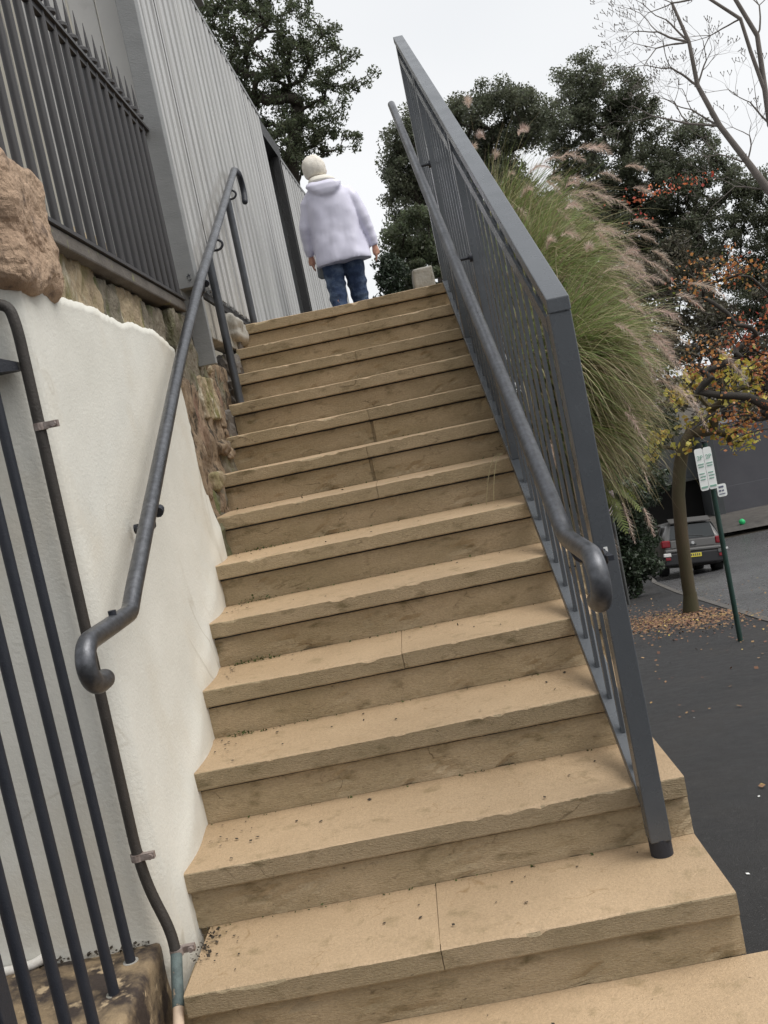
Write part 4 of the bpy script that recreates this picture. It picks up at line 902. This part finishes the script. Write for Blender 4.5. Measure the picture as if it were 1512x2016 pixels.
# ------------------------------------------------------------------ signs
sp_ = empty('parking_sign_pole', (3.84, 8.53, low(8.53)), 'green pole with two white parking signs side by side and a smaller sign', 'sign')
m_ = MB(); m_.tube([(3.84, 8.53, low(8.53)), (3.84, 8.53, .74)], .026, 14); m_.build('pole', pole_green, sp_, smooth=True)
m_ = MB(); m_.tube([(3.84, 8.53, .742), (3.84, 8.53, .76)], .03, 14); m_.build('pole_cap', bar_black, sp_)
def signplate(cx, cy, z0, z1, wd, yaw, name):
    e = bpy.data.objects.new(name, None)
    hw = wd / 2; V = []; c_, s_ = math.cos(yaw), math.sin(yaw); n = 6; rr = .02; pr = []
    for (sx, sz, a0) in ((1, 1, 0), (-1, 1, 90), (-1, -1, 180), (1, -1, 270)):
        for a in range(0, 91, 30): pr.append((sx * (hw - rr) + rr * math.cos(R(a0 + a)), (z1 - rr if sz > 0 else z0 + rr) + rr * math.sin(R(a0 + a))))
    m_ = len(pr); V = [(cx + u * c_ + 0 * s_, cy + u * s_, z) for u, z in pr] + [(cx + u * c_ - .003 * s_, cy + u * s_ + .003 * c_, z) for u, z in pr]
    F = [tuple(range(m_))[::-1], tuple(range(m_, 2 * m_))] + [(k, (k + 1) % m_, (k + 1) % m_ + m_, k + m_) for k in range(m_)]
    return mk(name, V, F, sign_white, sp_)
def textmesh(s, size, pos, yaw, mat, parent):
    cu = bpy.data.curves.new('t', 'FONT'); cu.body = s; cu.size = size; cu.align_x = 'CENTER'; cu.extrude = .0006; o = bpy.data.objects.new('t', cu); COL.objects.link(o)
    dg = bpy.context.evaluated_depsgraph_get(); me = bpy.data.meshes.new_from_object(o.evaluated_get(dg)); bpy.data.objects.remove(o)
    me.transform(Matrix.Rotation(yaw, 4, 'Z') @ Matrix.Rotation(R(90), 4, 'X')); me.materials.clear(); me.materials.append(mat)
    q = bpy.data.objects.new('sign_text', me); COL.objects.link(q); q.parent = parent; q.location = Vector(pos) - base_of(parent); return q
def inkbar(parent, cx, cy, yaw, u0, u1, z0, z1, mat):
    m_ = MB(); c_, s_ = math.cos(yaw), math.sin(yaw); ny = (s_ * .004, -c_ * .004)
    m_.add([(cx + u * c_ + ny[0] * f, cy + u * s_ + ny[1] * f, z) for f in (.2, 1) for u, z in ((u0, z0), (u1, z0), (u1, z1), (u0, z1))], [(4, 5, 6, 7), (3, 2, 1, 0), (0, 1, 5, 4), (1, 2, 6, 5), (2, 3, 7, 6), (3, 0, 4, 7)]); return m_
yaw1 = R(8)
fy = 8.49
for (cx, cy) in ((3.748, fy - .012), (3.839, fy + .002)):
    s1 = signplate(cx, cy, .27, .70, .088, yaw1, 'parking_sign')
    textmesh('2P', .064, (cx + .002, cy - .006, .585), yaw1, sign_green, s1)
    m_ = MB()
    for (u0, u1, z0, z1) in ((-.03, .033, .535, .545), (-.027, .03, .51, .519), (-.03, .024, .44, .449), (-.024, .033, .41, .419), (-.027, .024, .38, .389), (-.034, .034, .295, .312)):
        q = inkbar(s1, cx, cy - .001, yaw1, u0, u1, z0, z1, sign_green); m_.add(q.v, q.f)
    m_.build('small_print', sign_green, s1)['kind'] = 'stuff'
s1 = signplate(3.925, fy + .03, .17, .30, .10, yaw1, 'small_sign')
m_ = MB()
for (u0, u1, z0, z1) in ((-.03, .02, .262, .28), (-.035, -.01, .225, .24), (.0, .02, .225, .24), (-.035, .03, .195, .203)):
    q = inkbar(s1, 3.925, fy + .029, yaw1, u0, u1, z0, z1, sign_ink); m_.add(q.v, q.f)
m_.build('small_print', sign_ink, s1)['kind'] = 'stuff'
m_ = MB(); m_.box(3.855, 3.875, 8.50, 8.503, -.36, -.34); m_.build('pole_sticker', sign_white, sp_)
s2 = empty('small_sign_pole', (4.50, 17.58, low(17.58)), 'thin grey pole with two small pale pink signs behind the balustrade post', 'sign')
m_ = MB(); m_.tube([(4.50, 17.58, low(17.58)), (4.50, 17.58, -.5)], .03, 10); m_.build('pole', pole_grey, s2, smooth=True)
for (z0, z1, xo) in ((-.72, -.50, .0), (-.97, -.76, .02)):
    m_ = MB(); m_.box(4.44 + xo, 4.60 + xo, 17.53, 17.536, z0, z1); pq = m_.build('sign_plate', pink_sign, s2); m_ = MB(); m_.box(4.50 + xo, 4.54 + xo, 17.526, 17.5295, z0 + .06, z1 - .07); m_.build('sign_mark', sign_ink, pq)
# ------------------------------------------------------------------ far building
gb = empty('garage_building', (14, 40, -5), 'dark grey painted building with a garage opening painted black for its shade at the end of the street', 'building')
m_ = MB(); m_.box(13.5, 32, 40.4, 42.6, -5.1, -1.1); m_.build('wall', house_grey, gb)
m_ = MB(); m_.box(13.52, 32.05, 40.34, 40.399, -5.1, -3.75); m_.build('lower_wall', house_grey, gb)
m_ = MB(); m_.box(12.98, 13.498, 40.2, 42.5, -5.1, -1.3); m_.build('pillar', house_grey_shaded, gb, bevel=.02)
m_ = MB(); m_.box(8.2, 12.978, 41.0, 41.3, -3.15, -1.2); m_.build('door_head', house_grey_shaded, gb)
m_ = MB(); m_.box(8.2, 12.978, 41.5, 42.6, -5.3, -3.0); m_.build('garage_shade_block', garage_shade, gb)  # solid block; the opening's shade is painted in its colour
m_ = MB(); m_.box(8.2, 12.978, 40.9, 41.0, -3.25, -3.15); m_.build('door_rail', pole_grey, gb)
m_ = MB(); m_.box(7.6, 8.2, 40.9, 42.6, -5.1, -1.2); m_.build('pillar', house_grey_shaded, gb)
bm = bmesh.new(); bmesh.ops.create_icosphere(bm, subdivisions=3, radius=.12); me = bpy.data.meshes.new('green_ball'); 
for v in bm.verts: v.co += v.normal * .01 * nz3(v.co.x * 20, v.co.y * 20, v.co.z * 20)
bm.to_mesh(me); bm.free(); me.polygons.foreach_set('use_smooth', [True] * len(me.polygons))
o = link('green_ball', me, green_plastic, None, (13.0, 36.8, -4.76)); tag(o, 'small bright green ball on the kerb by the grey building', 'ball')

# ------------------------------------------------------------------ car
car = empty('parked_car', (0, 0, 0), 'silver hatchback parked facing away at the kerb behind the street tree', 'car')
CW, CL, CH = .88, 4.2, 1.58
def carsec(y):
    """half outline (x,z) list at length y (0 = rear)"""
    u = y / CL; taper = 1 - .10 * max(0, (.12 - u) / .12) ** 2 - .18 * max(0, (u - .85) / .15) ** 2
    hood = float(np.interp(y, [0, .12, .35, 2.3, 3.0, 3.2, 4.0, 4.2], [1.0, 1.42, 1.56, 1.55, 1.12, 1.04, .92, .70]))
    belt = float(np.interp(y, [0, .15, 3.0, 3.2, 4.2], [.93, .98, .98, .93, .62])); low_ = float(np.interp(y, [0, .3, 3.9, 4.2], [.34, .22, .22, .34]))
    wr = float(np.interp(y, [0, .4, 2.4, 3.1], [.60, .62, .62, .80])); W_ = CW * taper; hood = max(hood, belt + .01)
    return [(0, low_), (W_ * .9, low_), (W_, low_ + .12), (W_ * 1.0, .62 if belt > .66 else belt - .03), (W_ * .985, belt), (min(W_ * .9, wr + .06), (belt + hood) / 2 + .04), (wr * .92, hood - .04), (wr * .7, hood), (0, hood + .015)]
ysec = [0, .04, .12, .22, .35, .6, 1.0, 1.5, 2.0, 2.4, 2.8, 3.1, 3.3, 3.7, 4.0, 4.15, 4.2]
V = []; F = []
for y in ysec:
    h = carsec(y); full = h + [(-a, b) for a, b in h[-2:0:-1]]; V += [(a, y, b) for a, b in full]
k = len(full)
for i in range(len(ysec) - 1):
    for j in range(k): a = i * k + j; b = i * k + (j + 1) % k; F.append((a, b, b + k, a + k))
F += [tuple(range(k))[::-1], tuple((len(ysec) - 1) * k + j for j in range(k))]
body = mk('body', V, F, car_silver, car, smooth=True); md = body.modifiers.new('s', 'SUBSURF'); md.levels = 2; md.render_levels = 2
def panel(name, pts, th, mat, par=None):
    P = [Vector(p) for p in pts]; n_ = (P[1] - P[0]).cross(P[2] - P[0]).normalized() * th; k = len(P)
    return mk(name, [tuple(p) for p in P] + [tuple(p + n_) for p in P], [tuple(range(k))[::-1], tuple(range(k, 2 * k))] + [(i, (i + 1) % k, (i + 1) % k + k, i + k) for i in range(k)], mat, par or car)
# rear glass, tailgate details (rear faces -y)
panel('rear_window', [(-.62, -.005, 1.03), (.62, -.005, 1.03), (.54, .12, 1.44), (-.54, .12, 1.44)], .02, car_glass)
panel('roof_spoiler', [(-.56, .02, 1.47), (.56, .02, 1.47), (.56, .34, 1.60), (-.56, .34, 1.60)], .03, car_silver)
m_ = MB(); m_.box(-.84, .84, -.07, .3, .30, .66); m_.build('rear_bumper', car_dark, car, bevel=.05)
m_ = MB(); m_.box(-.80, .80, -.085, .1, .665, .76); m_.build('bumper_step', car_silver, car, bevel=.03)
m_ = MB(); m_.box(-.62, .62, -.02, .05, .78, 1.0); m_.build('tailgate', car_silver, car, bevel=.02)
for s_ in (-1, 1):
    m_ = MB(); m_.box(min(s_ * .62, s_ * .86), max(s_ * .62, s_ * .86), -.03, .22, .82, 1.02); m_.build('tail_light', lens_red, car, bevel=.03)
    m_ = MB(); m_.box(min(s_ * .66, s_ * .80), max(s_ * .66, s_ * .80), -.10, .05, .46, .54); q = m_.build('reflector', lens_red, car, bevel=.01)
    m_ = MB(); m_.box(min(s_ * .64, s_ * .84), max(s_ * .64, s_ * .84), -.09, .05, .56, .66); q = m_.build('bumper_corner', white_glint if s_ < 0 else car_silver, car, bevel=.015)  # left corner is white: a reflection painted as colour
    # side windows and mirrors, wheels
    panel('side_window', [(s_ * .865, .45, 1.0), (s_ * .865, 1.5, 1.0), (s_ * .665, 1.45, 1.48), (s_ * .70, .62, 1.44)][::s_], .012, car_glass)
    panel('side_window', [(s_ * .865, 1.56, 1.0), (s_ * .865, 2.75, 1.0), (s_ * .68, 2.25, 1.46), (s_ * .665, 1.52, 1.48)][::s_], .012, car_glass)
    m_ = MB(); m_.box(min(s_ * .88, s_ * 1.08), max(s_ * .88, s_ * 1.08), 2.55, 2.68, .98, 1.12); m_.build('mirror', car_dark, car, bevel=.03)
    m_ = MB(); m_.box(min(s_ * .86, s_ * .90), max(s_ * .86, s_ * .90), .2, 3.9, .24, .42); m_.build('sill', car_dark, car, bevel=.01)
    for y in (.78, 3.35):
        m_ = MB(); m_.tube([(s_ * .62, y, .33), (s_ * .66, y, .33), (s_ * .86, y, .33), (s_ * .89, y, .33)], [.30, .33, .33, .30], 28); wq = m_.build('wheel', tyre_m, car, smooth=True)
        m_ = MB(); m_.tube([(s_ * .885, y, .33), (s_ * .90, y, .33)], [.21, .18], 20); m_.build('rim', chrome, wq, smooth=True)
m_ = MB(); m_.box(-.19, .19, -.088, -.071, .50, .61); q = m_.build('number_plate', plate_y, car)
m_ = MB()
for k in range(6): m_.box(-.155 + k * .055, -.125 + k * .055, -.0905, -.0885, .525, .59)
m_.build('plate_characters', pole_grey, q)
m2 = MB(); m2.tube([(0, -.035, .90), (0, -.021, .90)], .045, 16); m2.build('badge', chrome, car, smooth=True)
m3 = MB(); m3.box(-.09, .09, -.03, -.021, .82, .86); m3.build('tailgate_handle', car_dark, car)
m_ = MB(); m_.tube([(.3, -.03, .97 + .1), (-.1, -.0, 1.12)], .008, 6); m_.build('rear_wiper', car_dark, car)
car.location = (8.12, 26.1, -4.21); car.rotation_euler = (R(-8.5), R(5), R(-4))

# ------------------------------------------------------------------ person
def lofted(rings, seg=28, caps=True):
    V = []; F = []
    for (cx, cy, cz, rx, ry) in rings:
        for k in range(seg):
            a = 2 * math.pi * k / seg; c_, s_ = math.cos(a), math.sin(a); e = .8
            V.append((cx + rx * math.copysign(abs(c_) ** e, c_), cy + ry * math.copysign(abs(s_) ** e, s_), cz))
    for i in range(len(rings) - 1):
        for k in range(seg): a = i * seg + k; b = i * seg + (k + 1) % seg; F.append((a, b, b + seg, a + seg))
    if caps: F += [tuple(range(seg))[::-1], tuple((len(rings) - 1) * seg + k for k in range(seg))]
    return V, F
PX, PY, PZ = .668, 6.6, 14 * H_
person = MB()
def addto(mb, VF): mb.add([(v[0] + PX, v[1] + PY, v[2] + PZ) for v in VF[0]], VF[1])
def ptube(mb, pts, r, seg=16, dome=False): mb.tube([Vector((PX, PY, PZ)) + Vector(p) for p in pts], r, seg, dome=dome)
# body: torso, neck, head, arms with hands, legs - fused by remesh
addto(person, lofted([(0, 0, .70, .15, .11), (0, 0, .85, .14, .10), (-.01, 0, 1.0, .145, .10), (-.015, 0, 1.15, .165, .10), (-.02, .0, 1.22, .12, .08), (-.03, .01, 1.27, .05, .05), (-.045, .02, 1.33, .048, .05)]))
addto(person, lofted([(-.055, .03, 1.26, .04, .05), (-.06, .03, 1.30, .065, .08), (-.065, .03, 1.37, .075, .092), (-.068, .03, 1.43, .074, .09), (-.07, .03, 1.475, .055, .065), (-.07, .03, 1.49, .02, .03)]))
addto(person, lofted([(-.06, .13, 1.345, .012, .02), (-.06, .135, 1.36, .010, .012), (-.06, .12, 1.385, .006, .01)], 10))   # nose
for s_ in (-1, 1): addto(person, lofted([(-.065 + s_ * .078, .03, 1.34, .006, .012), (-.065 + s_ * .084, .03, 1.365, .01, .02), (-.065 + s_ * .082, .03, 1.39, .005, .012)], 10))  # ears
elbow = {1: (.245, .0, .93), -1: (-.235, .02, .95)}; wrist = {1: (.285, .03, .705), -1: (-.245, .10, .74)}
for s_ in (-1, 1):
    ptube(person, [(s_ * .15, 0, 1.17), elbow[s_], wrist[s_]], [.042, .034, .024], 14)
    wv = Vector(wrist[s_]); dn = Vector((.03 * s_, .02, -1)).normalized()
    ptube(person, [wv, wv + dn * .04, wv + dn * .075], [.022, .03, .028], 12)
    for k, (o_, l_) in enumerate(((-.024, .055), (-.008, .065), (.008, .062), (.023, .05))):
        b = wv + dn * .065 + Vector((0, o_, 0)); ptube(person, [b, b + dn * l_ * .5 + Vector((-.004 * s_, 0, 0)), b + dn * l_ * .95 + Vector((-.018 * s_, 0, 0))], [.009, .0085, .007], 8, dome=True)
    b = wv + dn * .03 + Vector((0, .022, 0)); ptube(person, [b, b + Vector((-.008 * s_, .022, -.02)), b + Vector((-.012 * s_, .026, -.05))], [.010, .009, .008], 8, dome=True)
for s_ in (-1, 1):
    ptube(person, [(s_ * .08, 0, .74), (s_ * .085, .03 + s_ * .05, .40), (s_ * .085, -.02 + s_ * .11, .07 + (.03 if s_ < 0 else 0))], [.07, .045, .032], 16)
    ptube(person, [(s_ * .085, -.02 + s_ * .11, .05), (s_ * .09, .08 + s_ * .11, .035), (s_ * .095, .16 + s_ * .11, .03)], [.04, .04, .028], 12)
pb_ = person.build('person', skin_m); r_ = pb_.modifiers.new('remesh', 'REMESH'); r_.mode = 'VOXEL'; r_.voxel_size = .007; r_.use_smooth_shade = True
sm = pb_.modifiers.new('smooth', 'SMOOTH'); sm.iterations = 3
tag(pb_, 'person seen from behind in lilac white hooded jacket and blue jeans atop the stairs', 'person')
# jacket
jk = MB()
addto(jk, lofted([(.02, -.01, .610, .222, .160), (.018, -.008, .64, .226, .162), (.010, 0, .75, .216, .155), (0, 0, .9, .200, .145), (-.006, 0, 1.05, .192, .138), (-.01, 0, 1.14, .188, .128), (-.015, 0, 1.20, .17, .112), (-.02, 0, 1.24, .12, .095), (-.025, 0, 1.28, .085, .08)], 40))
for s_ in (-1, 1):
    e = Vector(elbow[s_]); wv = Vector(wrist[s_]); pts = [(s_ * .125, 0, 1.17), (s_ * .178, 0, 1.11)]; rr = [.066, .068]
    a = Vector(pts[-1])
    for k in range(1, 7): pts.append(tuple(a.lerp(e, k / 6))); rr.append(.064 - .0015 * k)
    for k in range(1, 9): pts.append(tuple(e.lerp(wv, k / 8 * .96))); rr.append(.054 - .002 * k + (.004 if k % 3 == 0 else 0))
    pts.append(tuple(wv)); rr.append(.036)
    ptube(jk, pts, rr, 20)
# hood lump + collar
addto(jk, lofted([(.01, -.10, 1.13, .02, .03), (.0, -.115, 1.15, .07, .035), (-.012, -.115, 1.19, .12, .045), (-.02, -.085, 1.235, .148, .07), (-.028, -.05, 1.26, .13, .085), (-.035, -.03, 1.28, .09, .07)], 26))
jk.v = [(PX + (x - PX) * f, PY + (y - PY) * f, z) for (x, y, z) in jk.v for f in (1 + (.045 * math.sin(7 * math.atan2(y - PY, x - PX) + 2.2 * math.sin(5 * z)) * max(0, min(1, (PZ + 1.15 - z) / .45)) if math.hypot(x - PX, y - PY) < .26 and abs(x - PX) < .24 else 0),)]
jo = jk.build('jacket', jacket_m, pb_); r_ = jo.modifiers.new('remesh', 'REMESH'); r_.mode = 'VOXEL'; r_.voxel_size = .009; r_.use_smooth_shade = True
sm = jo.modifiers.new('smooth', 'SMOOTH'); sm.iterations = 4
tx = bpy.data.textures.new('folds', 'CLOUDS'); tx.noise_scale = .16; tx.noise_depth = 1
dm = jo.modifiers.new('folds', 'DISPLACE'); dm.texture = tx; dm.strength = .022; dm.mid_level = .5; dm.texture_coords = 'LOCAL'
m_ = MB(); addto(m_, lofted([(-.02, -.04, 1.25, .12, .08), (-.03, -.035, 1.28, .112, .088), (-.04, -.02, 1.31, .088, .08), (-.048, -.0, 1.325, .06, .06)], 24)); q = m_.build('hood_lining', jacket_in, pb_, smooth=True); q.modifiers.new('s', 'SUBSURF').render_levels = 1
# hair or knitted cap
hm = MB(); addto(hm, lofted([(-.066, .012, 1.315, .072, .072), (-.068, .008, 1.345, .090, .094), (-.070, .01, 1.39, .098, .106), (-.072, .012, 1.43, .094, .102), (-.073, .014, 1.468, .076, .085), (-.073, .014, 1.495, .045, .052), (-.073, .014, 1.504, .015, .02)], 30))
ho = hm.build('hair', hair_m, pb_, smooth=True); ho.modifiers.new('s', 'SUBSURF').render_levels = 2
tx2 = bpy.data.textures.new('hairn', 'CLOUDS'); tx2.noise_scale = .03; dm = ho.modifiers.new('d', 'DISPLACE'); dm.texture = tx2; dm.strength = .008; dm.texture_coords = 'LOCAL'
# jeans
je = MB()
addto(je, lofted([(0, 0, .66, .16, .125), (0, 0, .74, .17, .125), (0, 0, .80, .165, .12), (0, 0, .86, .15, .115)], 30))
for s_ in (-1, 1):
    pts = []; rr = []
    for k in range(22):
        u = k / 21; z = .74 - u * .68; pts.append((s_ * (.084 + .004 * u), s_ * .10 * u ** 1.2 + .03 * math.sin(u * 3), z)); rr.append(.094 - .026 * min(1, u * 1.5) + (.0055 if k % 3 == 0 else -.002) * (u > .2) + .010 * max(0, u - .75) * 4)
    ptube(je, pts, rr, 20)
jn = je.build('jeans', jeans_m, pb_); r_ = jn.modifiers.new('remesh', 'REMESH'); r_.mode = 'VOXEL'; r_.voxel_size = .009; r_.use_smooth_shade = True
sm = jn.modifiers.new('smooth', 'SMOOTH'); sm.iterations = 2
tx3 = bpy.data.textures.new('jeansn', 'CLOUDS'); tx3.noise_scale = .07; dm = jn.modifiers.new('d', 'DISPLACE'); dm.texture = tx3; dm.strength = .022; dm.texture_coords = 'LOCAL'
for s_ in (-1, 1):
    m_ = MB(); addto(m_, lofted([(s_ * .09, .06 + s_ * .11, .0, .052, .14), (s_ * .09, .06 + s_ * .11, .03, .055, .14), (s_ * .09, .03 + s_ * .11, .06, .048, .10), (s_ * .085, -.02 + s_ * .11, .09, .04, .05)], 24)); m_.build('shoe', shoe_m, pb_, smooth=True)
bgm = MB(); addto(bgm, lofted([(-.165, .03, .53, .035, .03), (-.165, .03, .55, .055, .04), (-.16, .03, .62, .055, .04), (-.155, .03, .66, .04, .03)], 24)); ob = bgm.build('bag', bag_m, smooth=True)
tag(ob, 'small grey bag hanging at the left hip of the person under the jacket hem', 'bag')
